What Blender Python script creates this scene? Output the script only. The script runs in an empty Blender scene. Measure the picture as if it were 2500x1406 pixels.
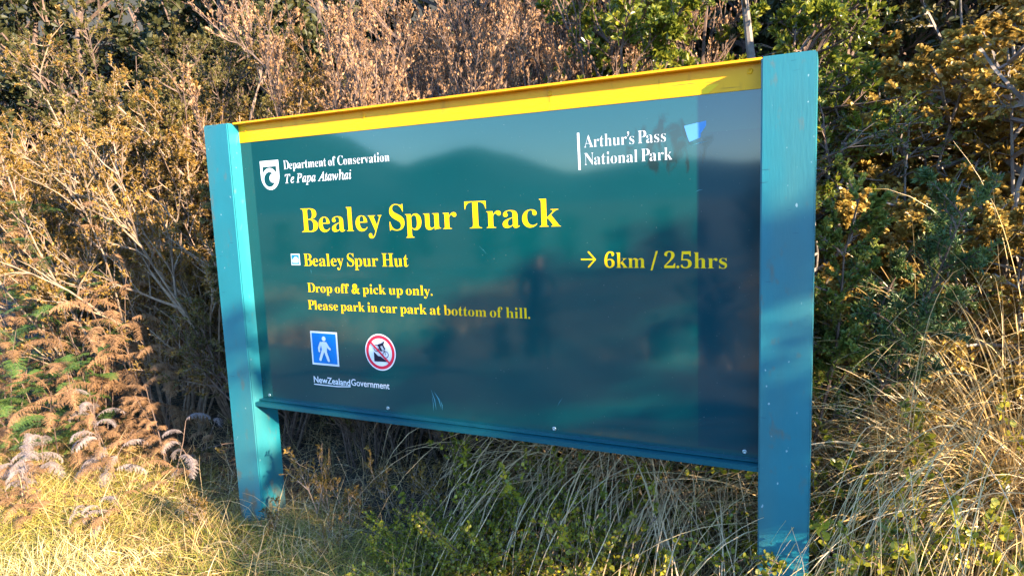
import bpy, math, random
import numpy as np
from mathutils import Vector, Matrix

# ------------------------------------------------------------------ camera, sky, sun, exposure
S = 1.2                                   # metres per sign unit (one unit = height of the green panel face)
SC = bpy.context.scene
COL = SC.collection
F_PX, YAW, PITCH, ROLL = 1611.75, 0.4514, -0.1268, -0.0401
CAM = np.array([2.0374, -1.8761, 0.7301]) * S

def cam_axes():
    cy, sy, cp, sp, cr, sr = math.cos(YAW), math.sin(YAW), math.cos(PITCH), math.sin(PITCH), math.cos(ROLL), math.sin(ROLL)
    right = np.array([cy, sy, 0.]); fwd = np.array([-sy, cy, 0.]); up = np.array([0., 0., 1.])
    f2 = fwd * cp + up * sp; u2 = up * cp - fwd * sp
    return right * cr + u2 * sr, u2 * cr - right * sr, f2

def make_camera():
    r, u, f = cam_axes()
    cd = bpy.data.cameras.new('camera'); co = bpy.data.objects.new('camera', cd); COL.objects.link(co)
    m = Matrix(((r[0], u[0], -f[0], CAM[0]), (r[1], u[1], -f[1], CAM[1]), (r[2], u[2], -f[2], CAM[2]), (0, 0, 0, 1)))
    co.matrix_world = m
    cd.sensor_width = 36; cd.lens = F_PX / 2500 * 36; cd.clip_start = 0.02; cd.clip_end = 20000
    SC.camera = co
make_camera()

SUN_AZ_FRONT = math.radians(18.0)          # how far the sun stands in front of the plane of the sign
SUN_EL = math.radians(17.0)
sun_dir = Vector((math.cos(SUN_AZ_FRONT) * math.cos(SUN_EL), -math.sin(SUN_AZ_FRONT) * math.cos(SUN_EL), math.sin(SUN_EL)))
sd = bpy.data.lights.new('sun', 'SUN'); so = bpy.data.objects.new('sun', sd); COL.objects.link(so)
sd.energy = 4.6; sd.angle = math.radians(0.8); sd.color = (1.0, 0.80, 0.56)
so.rotation_euler = sun_dir.to_track_quat('Z', 'Y').to_euler(); so.location = (6, -3, 5)
W = bpy.data.worlds.new('World'); SC.world = W; W.use_nodes = True
nt = W.node_tree; bg = nt.nodes['Background']
sky = nt.nodes.new('ShaderNodeTexSky'); sky.sky_type = 'NISHITA'; sky.sun_disc = False
sky.sun_elevation = SUN_EL; sky.sun_rotation = math.radians(90) + SUN_AZ_FRONT; sky.ozone_density = 5.0; sky.dust_density = 0.0; sky.air_density = 1.0
nt.links.new(sky.outputs[0], bg.inputs[0]); bg.inputs[1].default_value = 0.15
SC.view_settings.view_transform = 'Standard'; SC.view_settings.look = 'None'
SC.view_settings.exposure = 2.7; SC.view_settings.gamma = 1
SC.cycles.max_bounces = 8; SC.cycles.transparent_max_bounces = 8
SC.cycles.use_denoising = True

# ------------------------------------------------------------------ tagging, meshes, materials
def tag(o, label=None, cat=None, group=None, kind=None):
    if label: o['label'] = label
    if cat: o['category'] = cat
    if group: o['group'] = group
    if kind: o['kind'] = kind
    return o

def empty(name, loc=(0, 0, 0), rz=0.0, sc=1.0):
    o = bpy.data.objects.new(name, None); COL.objects.link(o); o.empty_display_size = 0.1
    o.location = loc; o.rotation_euler = (0, 0, rz); o.scale = (sc, sc, sc)
    return o

def link(name, me, parent=None):
    o = bpy.data.objects.new(name, me); COL.objects.link(o)
    if parent: o.parent = parent
    return o

class MB:
    """collects faces and makes one mesh of them"""
    def __init__(s): s.v = []; s.f = []; s.n = 0
    def add(s, verts, faces, mat=0):
        verts = np.asarray(verts, float).reshape(-1, 3); faces = np.asarray(faces, int)
        s.f.append((faces + s.n, mat)); s.v.append(verts); s.n += len(verts)
    def mesh(s, name, mats, smooth=False):
        me = bpy.data.meshes.new(name)
        V = np.concatenate(s.v); me.vertices.add(len(V)); me.vertices.foreach_set('co', V.ravel())
        li = np.concatenate([f.ravel() for f, m in s.f])
        tot = np.concatenate([np.full(len(f), f.shape[1]) for f, m in s.f])
        mi = np.concatenate([np.full(len(f), m) for f, m in s.f])
        st = np.concatenate([[0], np.cumsum(tot)[:-1]])
        me.loops.add(len(li)); me.loops.foreach_set('vertex_index', li.astype(np.int32))
        me.polygons.add(len(tot)); me.polygons.foreach_set('loop_start', st.astype(np.int32))
        me.polygons.foreach_set('loop_total', tot.astype(np.int32))
        me.polygons.foreach_set('material_index', mi.astype(np.int32))
        me.polygons.foreach_set('use_smooth', np.full(len(tot), bool(smooth)))
        me.update(calc_edges=True)
        for m in (mats if isinstance(mats, (list, tuple)) else [mats]): me.materials.append(m)
        return me

def nodes(name):
    m = bpy.data.materials.new(name); m.use_nodes = True
    return m, m.node_tree, m.node_tree.nodes['Principled BSDF']

def ramp(t, cols):
    r = t.nodes.new('ShaderNodeValToRGB'); e = r.color_ramp.elements
    while len(e) < len(cols): e.new(0.5)
    for i, c in enumerate(cols):
        e[i].position = i / max(1, len(cols) - 1); e[i].color = (*c, 1)
    return r

def leaf_mat(name, cols, trans=0.35, rough=0.5, clump=6.0, spec=0.35):
    m, t, b = nodes(name)
    g = t.nodes.new('ShaderNodeNewGeometry'); tc = t.nodes.new('ShaderNodeTexCoord'); oi = t.nodes.new('ShaderNodeObjectInfo')
    nz = t.nodes.new('ShaderNodeTexNoise'); nz.inputs['Scale'].default_value = clump; nz.inputs['Detail'].default_value = 2
    t.links.new(tc.outputs['Object'], nz.inputs['Vector'])
    mr = t.nodes.new('ShaderNodeMapRange'); mr.inputs[1].default_value = 0.3; mr.inputs[2].default_value = 0.7
    t.links.new(nz.outputs['Fac'], mr.inputs[0])
    a = t.nodes.new('ShaderNodeMath'); a.operation = 'MULTIPLY'; a.inputs[1].default_value = 0.55
    t.links.new(g.outputs['Random Per Island'], a.inputs[0])
    c = t.nodes.new('ShaderNodeMath'); c.operation = 'MULTIPLY_ADD'; c.inputs[1].default_value = 0.45
    t.links.new(mr.outputs[0], c.inputs[0]); t.links.new(a.outputs[0], c.inputs[2])
    rp = ramp(t, cols); t.links.new(c.outputs[0], rp.inputs[0])
    hs = t.nodes.new('ShaderNodeHueSaturation'); t.links.new(rp.outputs[0], hs.inputs['Color'])
    v = t.nodes.new('ShaderNodeMapRange'); v.inputs[3].default_value = 0.8; v.inputs[4].default_value = 1.2
    t.links.new(oi.outputs['Random'], v.inputs[0]); t.links.new(v.outputs[0], hs.inputs['Value'])
    t.links.new(hs.outputs[0], b.inputs['Base Color'])
    b.inputs['Roughness'].default_value = rough; b.inputs['Specular IOR Level'].default_value = spec
    if trans > 0:
        tr = t.nodes.new('ShaderNodeBsdfTranslucent'); t.links.new(hs.outputs[0], tr.inputs['Color'])
        mx = t.nodes.new('ShaderNodeMixShader'); mx.inputs[0].default_value = trans
        t.links.new(b.outputs[0], mx.inputs[1]); t.links.new(tr.outputs[0], mx.inputs[2])
        t.links.new(mx.outputs[0], t.nodes['Material Output'].inputs['Surface'])
    return m

def bark_mat(name, c1, c2, scale=30):
    m, t, b = nodes(name)
    tc = t.nodes.new('ShaderNodeTexCoord'); nz = t.nodes.new('ShaderNodeTexNoise'); nz.inputs['Scale'].default_value = scale
    nz.inputs['Detail'].default_value = 5
    t.links.new(tc.outputs['Object'], nz.inputs['Vector'])
    rp = ramp(t, [c1, c2]); rp.color_ramp.elements[0].position = 0.3; rp.color_ramp.elements[1].position = 0.7
    t.links.new(nz.outputs['Fac'], rp.inputs[0]); t.links.new(rp.outputs[0], b.inputs['Base Color'])
    b.inputs['Roughness'].default_value = 0.8; b.inputs['Specular IOR Level'].default_value = 0.2
    return m

def smoothstep(a, b, x):
    t = np.clip((x - a) / (b - a), 0, 1); return t * t * (3 - 2 * t)

def gh(x, y):
    """height of the ground"""
    x = np.asarray(x, float); y = np.asarray(y, float)
    z = -0.63 + 0.02 * np.sin(x * 3.1 + y * 1.7) + 0.018 * np.sin(x * 5.3 - y * 4.1 + 1)
    z = z + 0.55 * smoothstep(1.0, 6.0, y) + 0.30 * smoothstep(2.3, 3.0, x) * smoothstep(0.1, 0.8, y)
    z = z - 0.10 * smoothstep(-0.2, -1.0, y) * smoothstep(1.0, -0.5, x) 
    z = z - 0.85 * smoothstep(-3.2, -7.0, y) * smoothstep(-40, -20, y)
    return z

# ------------------------------------------------------------------ plant geometry (numpy)
def norm(a): return a / np.maximum(np.linalg.norm(a, axis=-1, keepdims=True), 1e-9)

def grow(rng, p, d, L, K, up=0.0, wander=0.15):
    """polylines from start points p, directions d, lengths L"""
    pts = [p]; d = norm(d); z = np.array([0, 0, 1.])
    for k in range(K - 1):
        d = norm(d + z * up / (K - 1) + rng.normal(0, wander, d.shape))
        pts.append(pts[-1] + d * (L / (K - 1))[:, None])
    return np.stack(pts, 1)

def sample(poly, i, t):
    K = poly.shape[1]; x = np.clip(t, 0, 0.9999) * (K - 1); k = x.astype(int); f = (x - k)[:, None]
    a = poly[i, k]; b = poly[i, k + 1]
    return a + (b - a) * f, norm(b - a)

def perp(rng, d):
    r = rng.normal(size=d.shape); r = r - d * np.sum(r * d, -1, keepdims=True)
    return norm(r)

def tubes(mb, poly, r0, r1, sides=3, mat=0):
    N, K, _ = poly.shape
    tan = np.empty_like(poly); tan[:, 1:-1] = poly[:, 2:] - poly[:, :-2]; tan[:, 0] = poly[:, 1] - poly[:, 0]; tan[:, -1] = poly[:, -1] - poly[:, -2]
    tan = norm(tan); ref = np.where(np.abs(tan[..., 2:3]) > 0.9, np.array([1., 0, 0]), np.array([0, 0, 1.]))
    a = norm(np.cross(tan, ref)); b = np.cross(tan, a)
    r = (np.asarray(r0).reshape(-1, 1) * (1 - np.linspace(0, 1, K)) + np.asarray(r1).reshape(-1, 1) * np.linspace(0, 1, K))
    r = np.broadcast_to(r, (N, K))
    an = np.arange(sides) * 2 * np.pi / sides
    ring = poly[:, :, None, :] + r[:, :, None, None] * (a[:, :, None, :] * np.cos(an)[:, None] + b[:, :, None, :] * np.sin(an)[:, None])
    idx = np.arange(N * K * sides).reshape(N, K, sides); nx = np.roll(idx, -1, 2)
    q = np.stack([idx[:, :-1], nx[:, :-1], nx[:, 1:], idx[:, 1:]], -1).reshape(-1, 4)
    mb.add(ring.reshape(-1, 3), q, mat)

SHAPES = {  # (along, across) outline of a half leaf
    'diamond': [(0.45, 0.5)],
    'oval': [(0.25, 0.42), (0.68, 0.42)],
    'round': [(0.12, 0.38), (0.5, 0.52), (0.88, 0.36)],
    'lance': [(0.3, 0.5), (0.65, 0.34)],
}
def leaves(mb, pos, d, nrm, L, Wd, shape='diamond', fold=0.18, mat=0):
    n = len(pos); d = norm(d); nrm = norm(nrm - d * np.sum(nrm * d, -1, keepdims=True)); s = np.cross(nrm, d)
    prof = SHAPES[shape]; k = len(prof)
    def at(u, w):
        return pos + d * (L * u)[:, None] + s * (Wd * w)[:, None] + nrm * (Wd * abs(w) * fold * 2)[:, None]
    base = at(0, 0); tip = at(1, 0)
    Rr = [at(u, w) for u, w in prof]; Ll = [at(u, -w) for u, w in prof]
    V = np.stack([base, tip] + Rr + Ll, 1); m = V.shape[1]
    o = (np.arange(n) * m)[:, None]
    right = o + np.array([0] + list(range(2, 2 + k)) + [1]); left = o + np.array([0, 1] + list(range(2 + 2 * k - 1, 2 + k - 1, -1)))
    start = mb.n
    mb.add(V.reshape(-1, 3), right, mat)
    mb.f.append((left + start, mat))

def blades(mb, poly, w, rng, twist=None, mat=0, tipw=0.1):
    """ribbons along polylines"""
    N, K, _ = poly.shape
    tan = norm(np.gradient(poly, axis=1))
    side = perp(rng, tan[:, 0]) if twist is None else twist
    a = side[:, None, :] - tan * np.sum(side[:, None, :] * tan, -1, keepdims=True); a = norm(a)
    prof = 1 - (1 - tipw) * np.linspace(0, 1, K) ** 1.6
    h = (np.asarray(w).reshape(-1, 1) * prof[None])[..., None] * 0.5
    V = np.stack([poly - a * h, poly + a * h], 2)
    idx = np.arange(N * K * 2).reshape(N, K, 2)
    q = np.stack([idx[:, :-1, 0], idx[:, :-1, 1], idx[:, 1:, 1], idx[:, 1:, 0]], -1).reshape(-1, 4)
    mb.add(V.reshape(-1, 3), q, mat)

def woody(seed, nst, H, spread, levels, rad, leaf, stem_up=0.5, base_r=0.06, sides0=5, bare=0.2, bias=(0, 0)):
    """skeleton of a woody plant: returns branch and leaf MB"""
    rng = np.random.default_rng(seed)
    az = rng.uniform(0, 2 * np.pi, nst); rr = base_r * np.sqrt(rng.uniform(0, 1, nst))
    p = np.stack([rr * np.cos(az), rr * np.sin(az), np.full(nst, -0.08)], -1)
    el = rng.uniform(0.3, 1.0, nst) * spread
    d = np.stack([np.cos(az) * np.sin(el) + bias[0], np.sin(az) * np.sin(el) + bias[1], np.cos(el)], -1)
    L = H * rng.uniform(0.7, 1.0, nst)
    br = MB(); lf = MB()
    poly = grow(rng, p, d, L, 9, stem_up, 0.07)
    tubes(br, poly, rad[0] * L / H, rad[0] * 0.2, sides0)
    last = [(poly, L)]
    for li, lv in enumerate(levels):
        N = len(L); i = np.repeat(np.arange(N), lv['n']); t = rng.uniform(lv.get('t0', bare), 1.0, len(i))
        pos, tan = sample(poly, i, t)
        ang = np.radians(rng.normal(lv['ang'], 12, len(i)))[:, None]
        dd = np.cos(ang) * tan + np.sin(ang) * perp(rng, tan) + np.array([0, 0, lv.get('lift', 0.15)])
        if lv.get('flat'): dd[:, 2] *= lv['flat']
        L2 = L[i] * lv['frac'] * (1 - 0.55 * t) * rng.uniform(0.6, 1.3, len(i))
        poly = grow(rng, pos, dd, L2, lv.get('K', 5), lv.get('up', 0.2), lv.get('wander', 0.15)); L = L2
        r = rad[li + 1]
        tubes(br, poly, r * np.clip(L2 / np.median(L2), 0.5, 1.6), r * 0.35, 3)
        last.append((poly, L2))
    for lev, per in leaf['on']:
        poly, L = last[lev]; N = len(L)
        i = np.repeat(np.arange(N), per); t = rng.uniform(leaf.get('t0', 0.15), 1.0, len(i))
        keep = rng.uniform(0, 1, len(i)) < rng.uniform(0.25, 1.7, N)[i]; i = i[keep]; t = t[keep]
        pos, tan = sample(poly, i, t); pr = perp(rng, tan)
        a = np.radians(rng.normal(leaf.get('ang', 50), 15, len(i)))[:, None]
        d = np.cos(a) * tan + np.sin(a) * pr + np.array([0, 0, leaf.get('lift', 0.1)])
        nr = perp(rng, norm(d)) + np.array([0, 0, leaf.get('flat', 0.7)])
        s = rng.uniform(0.65, 1.3, len(i))
        leaves(lf, pos, d, nr, leaf['L'] * s, leaf['W'] * s, leaf.get('shape', 'diamond'))
    return br, lf

def place(name, kit, x, y, rz, sc, label, cat, group=None, tilt=(0, 0), dz=0.0):
    """one plant: an Empty at its foot with the meshes of a kit as its parts"""
    e = empty(name, (x, y, float(gh(x, y)) + dz), rz, sc)
    e.rotation_euler = (tilt[0], tilt[1], rz)
    for part, me in kit: link(part, me, e)
    return tag(e, label, cat, group)

# ------------------------------------------------------------------ materials
M = {}
def paint(name, col, rough, bump=0.03, wear=False, grime=False):
    m, t, b = nodes(name)
    tc = t.nodes.new('ShaderNodeTexCoord'); nz = t.nodes.new('ShaderNodeTexNoise'); nz.inputs['Scale'].default_value = 9; nz.inputs['Detail'].default_value = 6
    t.links.new(tc.outputs['Object'], nz.inputs['Vector'])
    lo = tuple(c * 0.88 for c in col); hi = tuple(min(1, c * 1.1) for c in col)
    rp = ramp(t, [lo, hi]); t.links.new(nz.outputs['Fac'], rp.inputs[0]); t.links.new(rp.outputs[0], b.inputs['Base Color'])
    b.inputs['Roughness'].default_value = rough; b.inputs['Specular IOR Level'].default_value = 0.5 if wear else 0.25
    n2 = t.nodes.new('ShaderNodeTexNoise'); n2.inputs['Scale'].default_value = 160; n2.inputs['Detail'].default_value = 3
    mp = t.nodes.new('ShaderNodeMapping'); mp.inputs['Scale'].default_value = (1, 1, 0.12)
    t.links.new(tc.outputs['Object'], mp.inputs[0]); t.links.new(mp.outputs[0], n2.inputs['Vector'])
    bu = t.nodes.new('ShaderNodeBump'); bu.inputs['Strength'].default_value = bump; bu.inputs['Distance'].default_value = 0.01
    t.links.new(n2.outputs['Fac'], bu.inputs['Height']); t.links.new(bu.outputs[0], b.inputs['Normal'])
    if wear or grime:
        def spots(vec_scale, scale, lo, hi, colour, prev, detail=2, mulz=None):
            mp_ = t.nodes.new('ShaderNodeMapping'); mp_.inputs['Scale'].default_value = vec_scale; t.links.new(tc.outputs['Object'], mp_.inputs[0])
            n_ = t.nodes.new('ShaderNodeTexNoise'); n_.inputs['Scale'].default_value = scale; n_.inputs['Detail'].default_value = detail; t.links.new(mp_.outputs[0], n_.inputs['Vector'])
            v = n_.outputs['Fac']
            if mulz is not None:
                a_ = t.nodes.new('ShaderNodeMath'); a_.operation = 'ADD'; t.links.new(v, a_.inputs[0]); t.links.new(mulz, a_.inputs[1]); v = a_.outputs[0]
            r_ = t.nodes.new('ShaderNodeMapRange'); r_.inputs[1].default_value = lo; r_.inputs[2].default_value = hi; t.links.new(v, r_.inputs[0])
            x_ = t.nodes.new('ShaderNodeMix'); x_.data_type = 'RGBA'; x_.inputs['B'].default_value = (*colour, 1)
            t.links.new(r_.outputs[0], x_.inputs['Factor']); t.links.new(prev, x_.inputs['A']); return x_.outputs['Result']
        if grime:
            c_ = spots((1, 1, 0.3), 16, 0.56, 0.80, (col[0] * 0.55, col[1] * 0.5, 0.012), rp.outputs[0], 5)
            c_ = spots((0.15, 1, 3), 40, 0.68, 0.74, (col[0] * 0.4, col[1] * 0.38, 0.01), c_, 2)
            t.links.new(c_, b.inputs['Base Color']); return m
        c_ = spots((1, 1, 0.25), 5, 0.45, 0.75, (col[0] * 2.2 + 0.012, col[1] * 0.9, col[2] * 0.8), rp.outputs[0], 6)       # sun bleaching and grime
        c_ = spots((1, 1, 8), 13, 0.745, 0.775, (0.006, 0.08, 0.11), c_, 1)                                               # hairline checks across the grain
        c_ = spots((1, 1, 0.6), 70, 0.77, 0.80, (0.22, 0.34, 0.36), c_, 1)                                                # chips
        sp_ = t.nodes.new('ShaderNodeSeparateXYZ'); t.links.new(tc.outputs['Object'], sp_.inputs[0])
        z_ = t.nodes.new('ShaderNodeMapRange'); z_.inputs[1].default_value = -0.35; z_.inputs[2].default_value = -0.66; z_.inputs[4].default_value = 0.35; t.links.new(sp_.outputs['Z'], z_.inputs[0])
        c_ = spots((1, 1, 0.5), 26, 0.62, 0.85, (0.10, 0.085, 0.055), c_, 5, z_.outputs[0])                               # splashed mud near the ground
        t.links.new(c_, b.inputs['Base Color'])
    return m
M['post'] = paint('teal_post_paint', (0.008, 0.140, 0.175), 0.40, 0.06, wear=True)
M['rail'] = paint('teal_rail_paint', (0.004, 0.070, 0.090), 0.35)
M['yellow'] = paint('amber_rail_paint', (0.78, 0.36, 0.002), 0.4, 0.03, grime=True)
M['stripe'] = paint('bright_yellow_stripe', (0.80, 0.49, 0.0005), 0.35, 0.0)
M['ytext'] = paint('yellow_lettering', (0.82, 0.50, 0.0005), 0.35, 0.0)
M['white'] = paint('white_print', (0.66, 0.68, 0.72), 0.35, 0.0)
M['blue'] = paint('blue_print', (0.001, 0.17, 0.50), 0.3, 0.0)
M['red'] = paint('red_print', (0.65, 0.02, 0.05), 0.35, 0.0)
M['ink'] = paint('dark_print', (0.01, 0.01, 0.03), 0.35, 0.0)
M['sticker'] = paint('torn_sticker_white', (0.08, 0.25, 0.50), 0.25, 0.0)  # white sticker, blue of the reflected sky put into its colour
m, t, b = nodes('screw_metal'); b.inputs['Base Color'].default_value = (0.35, 0.42, 0.42, 1); b.inputs['Metallic'].default_value = 0.8; b.inputs['Roughness'].default_value = 0.35; M['screw'] = m

def panel_mat():
    m, t, b = nodes('dark_green_glossy_panel')
    tc = t.nodes.new('ShaderNodeTexCoord')
    def noise(scale, detail, vec=None, dist=0):
        n = t.nodes.new('ShaderNodeTexNoise'); n.inputs['Scale'].default_value = scale; n.inputs['Detail'].default_value = detail; n.inputs['Distortion'].default_value = dist
        t.links.new(vec or tc.outputs['Object'], n.inputs['Vector']); return n
    n1 = noise(2.2, 5); rp = ramp(t, [(0.0002, 0.038, 0.046), (0.0003, 0.054, 0.058)]); t.links.new(n1.outputs['Fac'], rp.inputs[0])
    # specks of dust and mud
    n2 = noise(140, 2); r2 = ramp(t, [(0, 0, 0), (1, 1, 1)]); r2.color_ramp.elements[0].position = 0.72; r2.color_ramp.elements[1].position = 0.76
    t.links.new(n2.outputs['Fac'], r2.inputs[0])
    mx = t.nodes.new('ShaderNodeMix'); mx.data_type = 'RGBA'; mx.inputs['B'].default_value = (0.12, 0.16, 0.15, 1)
    t.links.new(r2.outputs[0], mx.inputs['Factor']); t.links.new(rp.outputs[0], mx.inputs['A'])
    # muddy hand smears round the upper right text
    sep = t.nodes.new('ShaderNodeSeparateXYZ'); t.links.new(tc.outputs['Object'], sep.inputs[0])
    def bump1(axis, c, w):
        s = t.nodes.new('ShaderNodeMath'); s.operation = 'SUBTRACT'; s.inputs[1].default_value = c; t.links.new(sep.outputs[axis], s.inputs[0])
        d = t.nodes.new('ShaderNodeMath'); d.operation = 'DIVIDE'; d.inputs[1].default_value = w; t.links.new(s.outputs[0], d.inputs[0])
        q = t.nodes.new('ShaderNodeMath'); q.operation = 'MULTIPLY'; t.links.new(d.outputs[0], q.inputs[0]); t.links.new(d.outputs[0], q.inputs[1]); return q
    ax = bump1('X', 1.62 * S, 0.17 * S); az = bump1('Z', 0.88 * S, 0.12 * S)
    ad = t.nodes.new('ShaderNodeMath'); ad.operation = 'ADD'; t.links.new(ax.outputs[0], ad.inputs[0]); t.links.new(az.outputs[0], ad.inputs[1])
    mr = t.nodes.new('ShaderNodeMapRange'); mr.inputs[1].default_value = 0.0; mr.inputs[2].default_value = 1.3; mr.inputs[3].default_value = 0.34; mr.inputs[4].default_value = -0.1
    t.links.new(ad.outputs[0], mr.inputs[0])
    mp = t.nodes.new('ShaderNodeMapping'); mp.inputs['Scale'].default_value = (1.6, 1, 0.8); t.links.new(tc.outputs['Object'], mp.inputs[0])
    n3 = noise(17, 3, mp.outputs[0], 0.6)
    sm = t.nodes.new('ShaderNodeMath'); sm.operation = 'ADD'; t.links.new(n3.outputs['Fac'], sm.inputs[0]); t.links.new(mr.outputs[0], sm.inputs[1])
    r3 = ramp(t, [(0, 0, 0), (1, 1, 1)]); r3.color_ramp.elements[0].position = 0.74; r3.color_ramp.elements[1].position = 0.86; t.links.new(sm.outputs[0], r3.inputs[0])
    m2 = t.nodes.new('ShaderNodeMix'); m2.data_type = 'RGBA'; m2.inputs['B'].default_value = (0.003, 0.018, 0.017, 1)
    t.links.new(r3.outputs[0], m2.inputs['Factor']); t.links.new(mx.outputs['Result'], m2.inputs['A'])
    t.links.new(m2.outputs['Result'], b.inputs['Base Color'])
    ra = t.nodes.new('ShaderNodeMath'); ra.operation = 'MULTIPLY_ADD'; ra.inputs[1].default_value = 0.45; ra.inputs[2].default_value = 0.085
    t.links.new(r3.outputs[0], ra.inputs[0]); t.links.new(ra.outputs[0], b.inputs['Roughness'])
    b.inputs['IOR'].default_value = 1.25; b.inputs['Coat Weight'].default_value = 1.0; b.inputs['Coat Roughness'].default_value = 0.06; b.inputs['Coat IOR'].default_value = 1.6
    n4 = noise(3.5, 2); bu = t.nodes.new('ShaderNodeBump'); bu.inputs['Strength'].default_value = 0.02; bu.inputs['Distance'].default_value = 0.01
    t.links.new(n4.outputs['Fac'], bu.inputs['Height']); t.links.new(bu.outputs[0], b.inputs['Normal'])
    return m
M['panel'] = panel_mat()

M['soil'] = bark_mat('dark_soil', (0.035, 0.026, 0.016), (0.10, 0.075, 0.04), 9)

# ------------------------------------------------------------------ ground and far land
def axis(lo, hi, fine_lo, fine_hi, step, n_out):
    mid = np.arange(fine_lo, fine_hi + 1e-6, step)
    a = fine_lo - np.geomspace(step, fine_lo - lo, n_out)[::-1]; b = fine_hi + np.geomspace(step, hi - fine_hi, n_out)
    return np.concatenate([a, mid, b])
def ground():
    xs = axis(-6000, 6000, -8, 8, 0.12, 40); ys = axis(-6000, 6000, -8, 8, 0.12, 40)
    X, Y = np.meshgrid(xs, ys, indexing='ij'); Z = gh(X, Y)
    Z = Z + 14.0 * smoothstep(4.2, 14, Y) + 8 * smoothstep(14, 60, Y)
    n, m_ = X.shape; idx = np.arange(n * m_).reshape(n, m_)
    q = np.stack([idx[:-1, :-1], idx[1:, :-1], idx[1:, 1:], idx[:-1, 1:]], -1).reshape(-1, 4)
    mb = MB(); mb.add(np.stack([X, Y, Z], -1).reshape(-1, 3), q)
    m, t, b = nodes('ground_earth_and_dry_grass')
    tc = t.nodes.new('ShaderNodeTexCoord')
    n1 = t.nodes.new('ShaderNodeTexNoise'); n1.inputs['Scale'].default_value = 14; n1.inputs['Detail'].default_value = 8
    n2 = t.nodes.new('ShaderNodeTexNoise'); n2.inputs['Scale'].default_value = 0.35; n2.inputs['Detail'].default_value = 6
    for n_ in (n1, n2): t.links.new(tc.outputs['Object'], n_.inputs['Vector'])
    r1 = ramp(t, [(0.02, 0.02, 0.015), (0.055, 0.05, 0.034)]); t.links.new(n1.outputs['Fac'], r1.inputs[0])
    r2 = ramp(t, [(0.016, 0.024, 0.014), (0.085, 0.07, 0.03)]); r2.color_ramp.elements[0].position = 0.35; r2.color_ramp.elements[1].position = 0.62; t.links.new(n2.outputs['Fac'], r2.inputs[0])
    ge = t.nodes.new('ShaderNodeSeparateXYZ'); t.links.new(tc.outputs['Object'], ge.inputs[0])
    mr = t.nodes.new('ShaderNodeMapRange'); mr.inputs[1].default_value = -2.0; mr.inputs[2].default_value = -5.5; t.links.new(ge.outputs['Y'], mr.inputs[0])
    mx = t.nodes.new('ShaderNodeMix'); mx.data_type = 'RGBA'
    t.links.new(mr.outputs[0], mx.inputs['Factor']); t.links.new(r1.outputs[0], mx.inputs['A']); t.links.new(r2.outputs[0], mx.inputs['B'])
    t.links.new(mx.outputs['Result'], b.inputs['Base Color']); b.inputs['Roughness'].default_value = 0.95
    tag(link('ground', mb.mesh('ground', m, True)), kind='structure')
ground()

def hills():
    rng = np.random.default_rng(5)
    na, nr = 240, 26
    az = np.linspace(0, 2 * np.pi, na, endpoint=False); rr = np.linspace(900, 5200, nr)
    A, R_ = np.meshgrid(az, rr, indexing='ij')
    h = np.zeros_like(A)
    for k, amp in ((2, .22), (3, .3), (5, .3), (8, .22), (13, .13), (21, .08), (34, .05)):
        h += amp * np.sin(k * A + rng.uniform(0, 6.3) + 0.6 * np.sin(R_ / 900 + k))
    azd = (np.degrees(A) - 270 + 180) % 360 - 180          # bearing from straight behind the viewer
    elev = np.interp(azd, [-75, -60, -50, -43, -39, -35, -32, -29, -26, -20, -13, -6, 0, 12], [6, 7, 6.4, 7.0, 6.0, 3.5, 4.4, 5.2, 4.4, 2.3, 3.2, 2.2, 3.0, 4])
    near = smoothstep(-75, -60, azd) * smoothstep(14, 6, azd); want = (np.tan(np.radians(elev)) * 3600 - 235) / 115
    h = h * (1 - near) + (want + 0.25 * h) * near
    prof = smoothstep(900, 3600, R_) * (1 - 0.6 * smoothstep(3800, 5200, R_))
    Z = -1 + prof * (235 + 115 * h) * (R_ / 3600) ** 0.4 + rng.normal(0, 4, A.shape) * prof
    idx = np.arange(na * nr).reshape(na, nr); nx = np.roll(idx, -1, 0)
    q = np.stack([idx[:, :-1], idx[:, 1:], nx[:, 1:], nx[:, :-1]], -1).reshape(-1, 4)
    mb = MB(); mb.add(np.stack([R_ * np.cos(A), R_ * np.sin(A), Z], -1).reshape(-1, 3), q)
    m = bark_mat('mountain_scree_and_bush', (0.02, 0.055, 0.07), (0.05, 0.10, 0.12), 0.004)  # blue of distant haze put into the mountain colour
    tag(link('hills', mb.mesh('hills', m, True)), kind='structure')
hills()

# ------------------------------------------------------------------ the sign
def box(mb, x0, x1, y0, y1, z0, z1, mat=0, bev=0.0):
    import bmesh
    bm = bmesh.new(); bmesh.ops.create_cube(bm, size=1)
    for v in bm.verts: v.co = ((x0 + x1) / 2 + v.co.x * (x1 - x0), (y0 + y1) / 2 + v.co.y * (y1 - y0), (z0 + z1) / 2 + v.co.z * (z1 - z0))
    if bev: bmesh.ops.bevel(bm, geom=bm.edges[:], offset=bev, segments=2, affect='EDGES')
    bm.verts.index_update(); V = [v.co[:] for v in bm.verts]
    base = mb.n; first = True
    for n in sorted({len(f.verts) for f in bm.faces}):
        F = np.array([[v.index for v in f.verts] for f in bm.faces if len(f.verts) == n])
        if first: mb.add(V, F, mat); first = False
        else: mb.f.append((F + base, mat))
    bm.free()

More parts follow.
